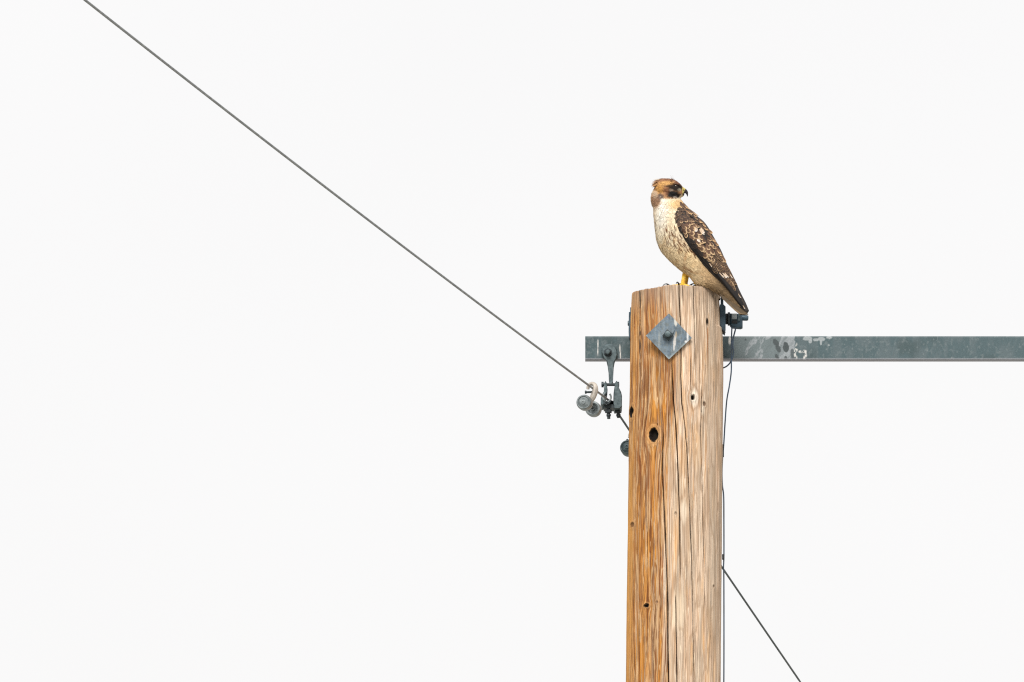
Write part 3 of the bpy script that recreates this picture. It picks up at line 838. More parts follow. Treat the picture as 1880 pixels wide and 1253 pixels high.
# ------------------------------------------------------------------ the hawk
KH = 0.62
HY0 = -0.066                                        # stands near the front of the pole top
HAWK = thing('hawk', (at(1256, 530, HY0)[0], HY0, TOP), 'brown hawk with cream breast perched on the pole top, looking back over its wing', 'bird')
HORG = np.array(HAWK['org'][:])
def hyc(px): return HY0 - 0.27 * (np.asarray(px, float) - 1258) / PPM     # its tail is turned a little towards us

BODY = np.array([  # breast side x, y, back side x, y, half thickness (photo px)
    (1206, 352, 1246, 358, 16), (1198, 366, 1250, 366, 23), (1199, 383, 1262, 383, 33), (1200.5, 402, 1278, 398, 41),
    (1202.5, 422, 1291, 413, 45), (1205.5, 442, 1300, 427, 46), (1213, 460, 1307, 442, 44), (1227, 476.5, 1314, 456, 40),
    (1243, 491.5, 1321, 472, 34), (1264.5, 508.5, 1328, 488, 28), (1278, 524, 1335, 503, 23), (1300, 530, 1342, 517, 19),
    (1322, 543.5, 1348, 531, 15.5), (1340, 559.5, 1355, 549, 12.5), (1355, 572.5, 1363, 564, 9), (1364, 578.5, 1367, 574, 4)], float)
BODY_F = crom(BODY, 80)
WING = np.array([  # lower edge x, y, upper edge x, y, outward depth (photo px)
    (1240, 380, 1252, 377, 27), (1231.5, 389, 1267, 387, 39), (1229.5, 400, 1281, 398, 47), (1233, 413, 1292, 407, 52),
    (1240, 426, 1301, 419, 54), (1250, 441, 1308.5, 432, 54), (1262, 457, 1316.5, 446, 51), (1276, 471, 1324, 460, 46),
    (1290, 488, 1330, 474, 40), (1305, 503, 1336, 488, 33), (1320, 516, 1343, 501, 27), (1332, 529, 1350, 516, 22),
    (1345, 546, 1359.5, 537, 17), (1358, 563, 1368.5, 555, 12.5), (1368, 577, 1375, 571, 9)], float)
WING_F = crom(WING, 141)

def wing_pt(s, t, side=-1, out=0.0):
    """s 0..14 along the folded wing, t 0 lower edge .. 1 back edge; side -1 faces the camera"""
    s = np.clip(np.asarray(s, float), 0, 14); t = np.asarray(t, float)
    r = np.stack([np.interp(s * 10, np.arange(141), WING_F[:, k]) for k in range(5)], -1)
    px = r[..., 0] * (1 - t) + r[..., 2] * t; py = r[..., 1] * (1 - t) + r[..., 3] * t
    pr = 0.72 + 1.255 * t - 1.705 * t * t
    d = r[..., 4] / PPM * np.maximum(pr, .1) + out
    yc = hyc(px)
    p = atv(px, py, yc - d)                           # placed on the near side, then mirrored in the bird's own plane
    if side > 0:
        p = p.copy(); p[..., 1] = 2 * yc - p[..., 1]
    return p

def body_pt(s, a):
    """s 0..15 station, a angle: 0 = back, pi/2 = near side, pi = breast"""
    r = np.array([np.interp(s / 15 * 79, np.arange(80), BODY_F[:, k]) for k in range(5)])
    L = at(r[0], r[1], float(hyc((r[0] + r[2]) / 2))); R = at(r[2], r[3], float(hyc((r[0] + r[2]) / 2)))
    return (L + R) / 2 + (R - L) / 2 * math.cos(a) - np.array([0, r[4] / PPM, 0]) * math.sin(a)

# ---- one continuous body: trunk, head, beak, legs and toes grown together
LEGS = [  # near leg, far leg: photo x of the foot, y of the foot
    dict(px=1253.6, y=HY0 - .006, kx=1262, ky=476), dict(px=1258.0, y=HY0 + .022, kx=1265, ky=478)]
BEAK = [(1246, 351, 9.5, 9), (1251, 350.5, 8.2, 7.4), (1255.5, 350.8, 5.6, 4.9), (1258.8, 352, 3.9, 3.3), (1260.9, 354.4, 2.7, 2.3), (1261.9, 357.6, 1.7, 1.5), (1262.0, 360.6, .9, .8), (1261.6, 362, .4, .4)]
HEADY = float(hyc(1228)) - .004

def hawk_toes(lg):
    f = np.array([at(lg['px'], 530, lg['y'])[0], lg['y'], TOP])
    out = []
    for dx, dy, ln in ((-1, -.12, .042), (-.42, -.9, .030), (-.72, .70, .036), (.97, -.22, .023)):
        d = np.array([dx, dy, 0]) / math.hypot(dx, dy)
        k = np.linspace(0, 1, 8)
        pts = [f + d * ln * q + np.array([0, 0, .0052 + .003 * math.sin(q * math.pi) - .001 * q]) for q in k]
        out.append((pts, d))
    return f, out

def build_hawk_body():
    mb = MB()
    n = 44
    rings = []
    for i in range(80):
        s = i / 79 * 15
        rings.append([body_pt(s, a) for a in np.arange(n) * 2 * math.pi / n])
    mb.loft(rings)
    HEAD = np.array([(1201.5, 345, 5, 5), (1204, 344.5, 11, 11), (1211, 344, 15.2, 15.5), (1221, 344.8, 16.8, 18), (1232, 346, 17, 18.2), (1242, 348.3, 15.6, 16), (1249, 351, 12.6, 12.4), (1254, 352.8, 8.4, 8.4), (1256, 353.2, 5, 5)], float)
    hr = []
    for cx, cy, hh, hd in crom(HEAD, 26):
        c = at(cx, cy, HEADY)
        hr.append([c + np.array([0, 0, 1]) * hh / PPM * math.copysign(abs(math.sin(q)) ** .9, math.sin(q)) + np.array([0, hd / PPM, 0]) * math.copysign(abs(math.cos(q)) ** .9, math.cos(q)) for q in np.arange(28) * 2 * math.pi / 28])
    mb.loft(hr)
    # nape ruffle, brows
    mb.lathe(at(1207, 352, HEADY), at(1206, 386, HEADY) - at(1207, 352, HEADY), [(-.012, .010), (.004, .0175), (.016, .0200), (.028, .0200), (.042, .0165), (.060, .006)], 20)
    for sg in (-1, 1):
        mb.tube(crom([at(1230, 339.5, HEADY) + np.array([0, sg * .0265, 0]), at(1238, 339.3, HEADY) + np.array([0, sg * .0272, 0]), at(1246, 341.5, HEADY) + np.array([0, sg * .0215, 0]), at(1252, 346, HEADY) + np.array([0, sg * .012, 0])], 8), [.003, .0044, .0050, .0052, .005, .0046, .004, .003], 10)
        # cheek
        mb.lathe(at(1234, 349, HEADY) + np.array([0, sg * .016, 0]), (0.2, 0, -1), [(0, .004), (.008, .0125), (.016, .0135), (.023, .010), (.027, .003)], 14)
    br = []
    bp = np.array([at(a, b, HEADY) for a, b, _, _ in BEAK])
    bc = crom(np.hstack([bp, np.array([(h / PPM, w / PPM) for _, _, h, w in BEAK])]), 22)
    for i in range(22):
        t = bc[min(i + 1, 21), :3] - bc[max(i - 1, 0), :3]; t /= np.linalg.norm(t)
        u = np.cross(t, [0, 1, 0]); u /= np.linalg.norm(u)
        br.append([bc[i, :3] + u * bc[i, 3] * math.sin(q) + np.array([0, bc[i, 4], 0]) * math.cos(q) for q in np.arange(16) * 2 * math.pi / 16])
    mb.loft(br)
    mb.tube(crom([at(1243, 359.5, HEADY), at(1250, 359.2, HEADY), at(1256.5, 357.6, HEADY)], 8), [.0075, .007, .0064, .0058, .005, .004, .003, .0015], 10)
    for lg in LEGS:
        sd = -1 if lg['y'] < HY0 else 1
        hip = at(lg['kx'] + 11, lg['ky'] - 12, lg['y'] + sd * .028); f, toes = hawk_toes(lg)
        ank = f + np.array([0, 0, .012])
        knee = at(lg['kx'] + .5, lg['ky'] + 13, lg['y'] + sd * .014); mid = at(lg['px'] + 3.8, 503, lg['y'])
        mb.tube(crom([hip, at(lg['kx'] + 6, lg['ky'] + 1, lg['y'] + sd * .028), knee, mid], 14), np.linspace(1, 0, 14) ** .8 * .0285 + .0060, 18)
        mb.tube(crom([knee, mid, at(lg['px'] + 1.2, 516, lg['y']), ank, f + np.array([0, 0, .006])], 16), [.010, .0095, .009, .0082, .0077, .0073, .0071, .0070, .0070, .0071, .0073, .0076, .0080, .0092, .0105, .009], 14)
        for pts, d in toes:
            mb.tube(pts, [.0058, .0052, .0046, .005, .0042, .0045, .0038, .0032], 10)
    ob = mb.build('body', M_BLACK, HAWK)
    md = ob.modifiers.new('remesh', 'REMESH'); md.mode = 'VOXEL'; md.voxel_size = 0.00135; md.use_smooth_shade = True
    sm = ob.modifiers.new('smooth', 'SMOOTH'); sm.iterations = 5; sm.factor = 0.5
    dg = bpy.context.evaluated_depsgraph_get()
    me = bpy.data.meshes.new_from_object(ob.evaluated_get(dg))
    ob.modifiers.clear(); old = ob.data; ob.data = me; bpy.data.meshes.remove(old)
    me.name = 'body'; me.materials.clear(); me.shade_smooth()
    return ob

def hawk_col(P, N=None):
    """plumage colour at world points of the body"""
    q = P.copy(); x0, _ = proj(q); yc = hyc(x0)
    q[:, 1] = yc - np.abs(q[:, 1] - yc)               # both flanks alike
    px, py = proj(q)
    n1 = fbm(px / 9, py / 9, 101, 3); n2 = fbm(px / 3, py / 3, 102, 3)
    def m(cx, cy, a, b, soft=.35, tilt=0.0):
        dx, dy = px - cx, py - cy
        return sstep(1 + soft, 1 - soft, np.hypot((dx + tilt * dy) / a, dy / b) + .35 * (n2 - .5))
    C = lambda r, g, b: lin(r, g, b, KH)
    col = np.broadcast_to(C(246, 228, 196), (len(P), 3)).copy()
    col = mixc(col, C(250, 244, 232), m(1214, 390, 10, 30, .8) * .85)
    col = mixc(col, C(248, 220, 176), sstep(432, 470, py + 8 * (n1 - .5)))
    col = mixc(col, C(232, 194, 142), sstep(.5, .7, n1) * .5 * sstep(395, 440, py))
    col = mixc(col, C(206, 172, 130), sstep(1268, 1300, px) * sstep(470, 500, py))
    col = mixc(col, C(122, 100, 74), sstep(1286, 1325, px) * sstep(500, 525, py) * .95)  # greyer undertail: shade painted into the plumage colour
    col = mixc(col, C(232, 188, 128), m(1246, 376, 17, 9, .5) * .85)
    col = mixc(col, C(206, 178, 146), sstep(1207, 1200, px) * sstep(376, 384, py) * .7)
    # streaked flank: dark drops running down and back
    u = (px - 1240) * .87 - (py - 440) * .5; v = (px - 1240) * .5 + (py - 440) * .87
    st = sstep(.54, .64, fbm(u / 3.2, v / 13, 103, 2))
    edge = np.interp(py, [395, 407, 422, 439, 456, 470], [1229, 1231, 1239, 1249, 1260, 1276])
    near = sstep(34, 6, edge - px) * sstep(408, 424, py) * (1 - sstep(456, 468, py))
    far = sstep(48, 26, edge - px) * sstep(418, 436, py) * (1 - sstep(452, 464, py))
    col = mixc(col, C(104, 68, 42), np.clip(st * (near * 1.0 + far * .8), 0, 1) * .35)
    col = mixc(col, C(150, 104, 76), sstep(12, 2, edge - px) * sstep(425, 440, py) * (1 - sstep(456, 466, py)) * .25)
    def crease(x0, y0, x1, y1, w):
        dx, dy = x1 - x0, y1 - y0; k = np.clip(((px - x0) * dx + (py - y0) * dy) / (dx * dx + dy * dy), 0, 1)
        return np.exp(-(np.hypot(px - x0 - k * dx, py - y0 - k * dy) / w) ** 2)
    # thigh creases, their shade painted into the plumage as darker lines
    col = mixc(col, C(176, 122, 74), crease(1259, 466, 1254, 492, 2.2) * .75)
    col = mixc(col, C(166, 112, 70), crease(1257, 490, 1270, 499, 1.8) * .8)
    col = mixc(col, C(184, 140, 92), crease(1270, 499, 1286, 503, 2.4) * .6)
    col = mixc(col, C(238, 208, 160), crease(1266, 470, 1264, 485, 5) * .6)
    # back
    back = sstep(0, 10, px - np.interp(py, [360, 378, 400, 425, 450, 480, 520, 560], [1254, 1262, 1262, 1278, 1296, 1310, 1338, 1362]))
    col = mixc(col, C(104, 78, 62), back * (py < 566))
    # head
    hd = np.maximum(m(1228, 346, 31, 20.5, .08), m(1204, 366, 10, 16, .3))
    hd = hd * (1 - sstep(364, 369, py) * sstep(1214, 1220, px))
    hc = np.broadcast_to(C(192, 148, 106), (len(P), 3)).copy()
    hc = mixc(hc, C(158, 104, 72), sstep(.45, .62, n2) * .6)
    hc = mixc(hc, C(150, 106, 82), m(1227, 330, 26, 6.5, .6) * .85)
    hc = mixc(hc, C(232, 180, 112), m(1224, 337, 14, 4.5, .5) * .8)
    hc = mixc(hc, C(226, 168, 92), m(1211, 348, 8, 9, .6) * .8)
    hc = mixc(hc, C(142, 100, 84), m(1247, 336, 9, 5, .5, .6) * .85)
    hc = mixc(hc, C(150, 98, 74), m(1226, 351, 8, 7, .6) * .7)
    hc = mixc(hc, C(46, 38, 34), m(1241, 344.5, 14, 6.8, .4, -.15))
    hc = mixc(hc, C(60, 44, 34), m(1228, 342, 7, 1.8, .5) * .8)
    hc = mixc(hc, C(36, 33, 30), m(1236, 357.3, 12, 7.2, .38))
    hc = mixc(hc, C(168, 150, 134), m(1232, 349.5, 4, 2.2, .5) * .7)
    hc = mixc(hc, C(182, 172, 150), m(1247.5, 349, 3, 2.6, .4) * .7)
    hc = mixc(hc, C(188, 176, 166), m(1242, 362, 5, 2.4, .5) * .7)
    hc = mixc(hc, C(58, 48, 44), m(1247.5, 361, 6, 4.2, .35) * .95)
    hc = mixc(hc, C(92, 84, 82), m(1212.5, 363, 6.5, 7.5, .4) * .9)
    hc = mixc(hc, C(150, 116, 92), m(1203, 370, 9, 11, .5) * .85)
    hc = mixc(hc, C(206, 186, 160), m(1203, 357, 5, 7, .5) * .6)
    col = mixc(col, hc, hd)
    # bare parts
    bpx = np.array(crom(np.array([(a, b) for a, b, _, _ in BEAK]), 40))
    db = np.min(np.hypot(px[:, None] - bpx[None, 6:, 0], py[:, None] - bpx[None, 6:, 1]) - np.linspace(8.2, .8, 34)[None] * 1.05, axis=1)
    isb = (db < 0) & (px > 1252.6) | ((px > 1253.4) & (py > 345.5) & (py < 361.5))
    low = (py > 355.2) & (px > 1248) & (py < 361)
    bk = mixc(np.broadcast_to(lin(214, 196, 116, KH), (len(P), 3)), lin(46, 42, 48), sstep(1255.6, 1257.2, px + (py - 351) * .42))
    bk = mixc(bk, lin(160, 130, 70, KH), (low & (px < 1254)) * 1.0)
    bk = mixc(bk, lin(60, 52, 30), m(1255.3, 349.6, 1.3, 1.0, .3))
    col[isb] = bk[isb]
    for lg in LEGS:
        f, toes = hawk_toes(lg)
        top = at(lg['px'] + 3, 503.5, lg['y'])[2]
        d = np.abs(P[:, 1] - lg['y'])
        isl = (P[:, 2] < top + .003 * (n2 - .5)) & (d < .014) & (np.abs(P[:, 0] - (f[0] + (P[:, 2] - TOP) * .16)) < .0135)
        isl |= (P[:, 2] < TOP + .0135) & (np.abs(P[:, 1] - HY0) < .09) & (P[:, 0] < f[0] + .030)
        yel = mixc(np.broadcast_to(lin(250, 212, 100, .76), (len(P), 3)), lin(238, 182, 66, .76), sstep(.4, .65, n2))
        col[isl] = yel[isl]
    return np.clip(col, .01, .8)

hawk_body = build_hawk_body()
_n = len(hawk_body.data.vertices)
HV = np.zeros(_n * 3, np.float32); hawk_body.data.vertices.foreach_get('co', HV); HV = HV.reshape(-1, 3).astype(float) + HORG
HN = np.zeros(_n * 3, np.float32); hawk_body.data.vertices.foreach_get('normal', HN); HN = HN.reshape(-1, 3).astype(float)
HC = hawk_col(HV)
set_col(hawk_body.data, HC)
M_SKIN = mat_attr('hawk_body_plumage', 0.85, (260, 260, 260), 0.18, 0.3, 0.2)
hawk_body.data.materials.append(M_SKIN)

# ---- eyes and talons
M_EYE = mat_noise('dark_brown_eye', (0.012, 0.008, 0.006), (0.03, 0.018, 0.01), 200, 0.08)
M_TALON = mat_noise('black_talon', lin(26, 26, 28), lin(52, 52, 54), 150, 0.35)
for sg in (-1, 1):
    MB().lathe(at(1240.5, 345, HEADY) + np.array([0, sg * .0225, 0]), (0, sg, 0), [(-.005, .001), (-.004, .0045), (-.001, .0066), (.002, .0064), (.004, .005), (.0055, .0026), (.006, .0003)], 16).build('eye', M_EYE, HAWK)
for lg in LEGS:
    f, toes = hawk_toes(lg)
    for pts, d in toes:
        e = pts[-1]
        cur = [e - d * .004, e + d * .004 + np.array([0, 0, .0068]), e + d * .011 + np.array([0, 0, .0085]), e + d * .018 + np.array([0, 0, .0045]), e + d * .022 + np.array([0, 0, -.004])]
        MB().tube(crom(cur, 10), np.linspace(1, .12, 10) * .0031, 8).build('talon', M_TALON, HAWK)

# ---- feathers
def feather_mat(name, base, base2, fringe, fw, bars=0.0, shaft=0.4, tipw=1.0):
    """vane colour with a paler fringe that follows the feather's edge; uv: u across, v along"""
    m, n, l, b = nmat(name, 0.75, 0.0, 0.25)
    uv = n.new('ShaderNodeUVMap'); uv.uv_map = 'UVMap'
    sep = n.new('ShaderNodeSeparateXYZ'); l.new(uv.outputs[0], sep.inputs[0])
    def math_(op, a, c=None):
        k = n.new('ShaderNodeMath'); k.operation = op
        for i, v in enumerate((a, c)):
            if v is None: continue
            if isinstance(v, (int, float)): k.inputs[i].default_value = v
            else: l.new(v, k.inputs[i])
        return k.outputs[0]
    uu = math_('ABSOLUTE', math_('SUBTRACT', math_('MULTIPLY', sep.outputs[0], 2.0), 1.0))
    d = math_('MINIMUM', math_('SUBTRACT', 1.0, uu), math_('MULTIPLY', math_('SUBTRACT', 1.0, sep.outputs[1]), 2.2 * tipw))
    oi = n.new('ShaderNodeObjectInfo')
    tc = n.new('ShaderNodeTexCoord')
    comb = n.new('ShaderNodeCombineXYZ'); l.new(math_('MULTIPLY', sep.outputs[0], 7), comb.inputs[0]); l.new(math_('MULTIPLY', sep.outputs[1], 3), comb.inputs[1]); l.new(math_('MULTIPLY', oi.outputs['Random'], 60), comb.inputs[2])
    t = noise_node(n, l, 1.6, 3, comb.outputs[0])
    dn = math_('ADD', d, math_('MULTIPLY', math_('SUBTRACT', t.outputs[0], .5), .62))
    mr = n.new('ShaderNodeMapRange'); mr.interpolation_type = 'SMOOTHSTEP'
    mr.inputs[1].default_value = fw; mr.inputs[2].default_value = fw * .35; mr.inputs[3].default_value = 0; mr.inputs[4].default_value = 1
    l.new(dn, mr.inputs[0])
    tip = n.new('ShaderNodeMapRange'); tip.interpolation_type = 'SMOOTHSTEP'; tip.inputs[1].default_value = .34; tip.inputs[2].default_value = .74
    l.new(math_('ADD', sep.outputs[1], math_('MULTIPLY', math_('SUBTRACT', t.outputs[0], .5), .5)), tip.inputs[0])
    fr = math_('MULTIPLY', mr.outputs[0], tip.outputs[0])
    c1 = n.new('ShaderNodeMix'); c1.data_type = 'RGBA'; c1.inputs[6].default_value = (*base, 1); c1.inputs[7].default_value = (*base2, 1)
    l.new(oi.outputs['Random'], c1.inputs[0])
    last = c1.outputs[2]
    if bars:
        w = math_('SINE', math_('ADD', math_('MULTIPLY', sep.outputs[1], 34.0), math_('MULTIPLY', t.outputs[0], 3.0)))
        bm = n.new('ShaderNodeMapRange'); bm.inputs[1].default_value = .2; bm.inputs[2].default_value = .7; bm.inputs[4].default_value = bars
        l.new(w, bm.inputs[0])
        c2 = n.new('ShaderNodeMix'); c2.data_type = 'RGBA'; l.new(bm.outputs[0], c2.inputs[0]); l.new(last, c2.inputs[6]); c2.inputs[7].default_value = (*(np.array(fringe) * .6), 1)
        last = c2.outputs[2]
    c3 = n.new('ShaderNodeMix'); c3.data_type = 'RGBA'; l.new(fr, c3.inputs[0]); l.new(last, c3.inputs[6]); c3.inputs[7].default_value = (*fringe, 1)
    sh = n.new('ShaderNodeMapRange'); sh.inputs[1].default_value = .05; sh.inputs[2].default_value = .11; sh.inputs[3].default_value = shaft; sh.inputs[4].default_value = 0
    l.new(uu, sh.inputs[0])
    c4 = n.new('ShaderNodeMix'); c4.data_type = 'RGBA'; l.new(sh.outputs[0], c4.inputs[0]); l.new(c3.outputs[2], c4.inputs[6]); c4.inputs[7].default_value = (*(np.array(base) * .45), 1)
    l.new(c4.outputs[2], b.inputs['Base Color'])
    return m

def feather_mesh(name, mat, taper, bend, camber, cols=5, rows=9, notch=0.0):
    """unit feather: length 1 along +y, half width 0.5 in x, normal +z; scaled per object"""
    v, uvs, f = [], [], []
    for i in range(rows):
        q = i / (rows - 1)
        w = 0.5 * min(1.0, (0.35 + 1.9 * q)) * (max(0.0, 1 - max(0, (q - taper) / (1 - taper)) ** 2) ** .5 if q > taper else 1)
        for j in range(cols):
            u = j / (cols - 1) * 2 - 1
            yy = q - notch * abs(u) * q * .06
            v.append((w * u, yy, -bend * q * q - camber * (w * u) ** 2 * 4 + .004 * math.sin(17 * q + 5 * u)))
            uvs.append((j / (cols - 1), q))
    for i in range(rows - 1):
        for j in range(cols - 1):
            a = i * cols + j
            f.append([a, a + 1, a + cols + 1, a + cols])
    me = bpy.data.meshes.new(name); me.from_pydata(v, [], f)
    ul = me.uv_layers.new(name='UVMap')
    for lp in me.loops: ul.data[lp.index].uv = uvs[lp.vertex_index]
    me.materials.append(mat); me.shade_smooth()
    return me

FM = dict(
    lesser=feather_mat('dark_shoulder_feather', lin(74, 59, 52, KH), lin(100, 78, 64, KH), lin(164, 134, 106, KH), .34),
    covert=feather_mat('scalloped_covert_feather', lin(80, 58, 48, KH), lin(120, 90, 70, KH), lin(224, 190, 148, KH), .60),
    dark=feather_mat('blackish_covert_feather', lin(42, 37, 36, KH), lin(66, 54, 48, KH), lin(112, 92, 76, KH), .2),
    flight=feather_mat('dark_flight_feather', lin(28, 28, 31, KH), lin(42, 38, 38, KH), lin(78, 66, 58, KH), .12, .25),
    mantle=feather_mat('buff_edged_mantle_feather', lin(98, 72, 56, KH), lin(134, 100, 74, KH), lin(228, 188, 142, KH), .80),
    white=feather_mat('white_scapular_feather', lin(206, 172, 140, KH), lin(236, 214, 190, KH), lin(252, 242, 230, KH), .7, shaft=.5),
    tert=feather_mat('barred_brown_feather', lin(70, 56, 48, KH), lin(98, 76, 60, KH), lin(204, 168, 128, KH), .24, .45),
    tail=feather_mat('pale_tail_feather', lin(72, 60, 46, KH), lin(96, 80, 60, KH), lin(132, 110, 82, KH), .2, .3),
)
FME = {k: [feather_mesh('feather_' + k, FM[k], tp, bd, .10, notch=nt) for tp, bd, nt in prm] for k, prm in dict(
    lesser=[(.45, .05, 1), (.55, .08, 0)], covert=[(.5, .06, 1), (.58, .04, 0)], dark=[(.5, .05, 0)], flight=[(.72, .03, 1), (.62, .02, 1)],
    mantle=[(.42, .06, 1), (.5, .09, 1)], white=[(.25, .05, 1), (.35, .02, 1)], tert=[(.66, .03, 1)], tail=[(.8, .01, 0)]).items()}

def feather_matrix(p, d, nrm, ln, wd, lift):
    d = Vector(d).normalized(); nv = Vector(nrm); nv = (nv - d * nv.dot(d)).normalized()
    d2 = (d + nv * lift).normalized(); x = d2.cross(nv).normalized(); z = x.cross(d2).normalized()
    m = Matrix((( *x, 0), (*d2, 0), (*z, 0), (0, 0, 0, 1))).transposed()
    m.translation = Vector(p)
    return m @ Matrix.Diagonal((wd, ln, ln, 1))

def build_wing_base(side, label=None):
    S = np.linspace(0, 14, 57); T = np.linspace(0, 1, 15)
    SS, TT = np.meshgrid(S, T, indexing='ij')
    outer = wing_pt(SS, TT, side, -.0005); inner = wing_pt(SS, TT, side, -.007)
    nr, nc = SS.shape
    v = np.concatenate([outer.reshape(-1, 3), inner.reshape(-1, 3)]) - HORG
    idx = np.arange(nr * nc).reshape(nr, nc)
    q = np.stack([idx[:-1, :-1], idx[:-1, 1:], idx[1:, 1:], idx[1:, :-1]], -1).reshape(-1, 4)
    rim = np.concatenate([idx[0, :], idx[1:, -1], idx[-1, -2::-1], idx[-2:0:-1, 0]])
    f = q.tolist() + (q[:, ::-1] + nr * nc).tolist() + [[int(a), int(a + nr * nc), int(b + nr * nc), int(b)] for a, b in zip(rim, np.roll(rim, -1))]
    me = np_mesh('wing', v, f, M_WINGB)
    bm = bmesh.new(); bm.from_mesh(me); bmesh.ops.recalc_face_normals(bm, faces=bm.faces); bm.to_mesh(me); bm.free()
    o = link(bpy.data.objects.new('wing', me), HAWK)
    if label: o['label'] = label
    return o
M_WINGB = mat_noise('dark_wing_down', lin(34, 30, 30, KH), lin(58, 48, 44, KH), 160, .85)

WF = []   # (s, t, kind, length px, width px, lift, toward lower edge)
def wing_layout():
    r = random.Random(5)
    # long flight feathers, tips towards the wing point
    for i in range(10):
        q = i / 9
        WF.append((4.0 + 4.6 * q, .17 + .12 * q, 'flight', (9.4 + 4.6 * q, .20 + .25 * q), 13, .006 + .006 * q, 0))
    for i in range(8):
        q = i / 7
        WF.append((2.4 + 5.2 * q, .12 + .03 * r.random(), 'flight', (5.4 + 5.0 * q, .13), 13, .015, 0))
    for i in range(6):
        q = i / 5
        WF.append((8.2 + .5 * q, .42 + .5 * q, 'mantle' if i % 2 else 'tert', (11.2 - .25 * i % 2, .60 + .44 * q), 9, .03, 0))
    # tertials and inner secondaries
    for i in range(9):
        WF.append((7.4 + 2.6 * r.random(), .30 + .62 * i / 8, 'tert', 34 + 8 * r.random(), 13, .03, 0))
    # coverts in rows from the tail end forward
    rows = [(8.0 - .43 * i, 18 - .55 * i, 10.5 - .22 * i) for i in range(18)] + [(.3, 9.5, 7)]
    for k, (s, ln, wd) in enumerate(rows):
        span = np.interp(s, [0, 1, 2, 4, 6, 8, 9], [16, 36, 50, 60, 55, 47, 41])
        n = max(3, int(span / (wd * .74)))
        for j in range(n):
            t = (j + (.5 if k % 2 else .15) + r.uniform(-.12, .12)) / n
            lo = .25 if s > 4.5 else (.17 if s > 2.8 else .02)
            if t < lo or t > 1: continue
            c = wing_pt(s, t); px, py = proj(c)
            kind = 'covert'
            if s < 2.4: kind = 'lesser'
            if s > 2.6 and t < lo + .06: kind = 'dark'
            if .74 < t < .86 and s < 4.8: kind = 'dark' if r.random() < .85 else 'lesser'
            if t >= .86: kind = 'mantle'
            if math.hypot((px - 1280) / 10, (py - 422) / 8) < 1 and r.random() < .8: kind = 'white'
            if s < 3.2 and t < .35: kind = 'lesser' if r.random() < .7 else 'dark'
            if s > 6.8 and r.random() < .35: kind = 'tert'
            WF.append((s + r.uniform(-.15, .15), t, kind, ln * r.uniform(.85, 1.25), wd * r.uniform(.85, 1.2), .10 + r.uniform(-.03, .06), r.uniform(-.07, .07)))
    # pale tips showing along the folded flight feathers
    for s, t, ln, wd in ((9.3, .38, 13, 4), (9.45, .50, 14, 4.5), (9.6, .62, 12, 4), (9.9, .84, 12, 4), (8.6, .32, 9, 4), (8.0, .30, 9, 3.5), (12.0, .7, 11, 1.7), (13.1, .45, 9, 1.5)):
        WF.append((s, t, 'white', ln, wd, .12, 0))
wing_layout()

def wing_frame(s, t, side, tow, ln):
    p = wing_pt(s, t, side); e = .35
    if isinstance(ln, tuple):
        q = wing_pt(ln[0], min(ln[1], 1), side); a = q - p; ln = float(np.linalg.norm(a)) * PPM
        n = np.array([.35, side, .25]); b = wing_pt(s + e, min(t + .1, 1), side) - wing_pt(s + e, max(t - .1, 0), side)
        n = np.cross(a, b); n = n if n @ np.array([.25, side, .2]) > 0 else -n
        return p, a / np.linalg.norm(a), n / np.linalg.norm(n), ln
    a = wing_pt(s + e, min(max(t - tow * e * 2, 0), 1), side) - (p if s + e <= 14 else wing_pt(s - e, t, side))
    if np.linalg.norm(a) < 1e-6: a = p - wing_pt(s - e, t, side)
    b = wing_pt(s, min(t + .05, 1), side) - wing_pt(s, max(t - .05, 0), side)
    n = np.cross(a, b)
    c = np.array([0, side, 0.0]) + np.array([.25, 0, .2])
    if n @ c < 0: n = -n
    return p, a / np.linalg.norm(a), n / np.linalg.norm(n), ln

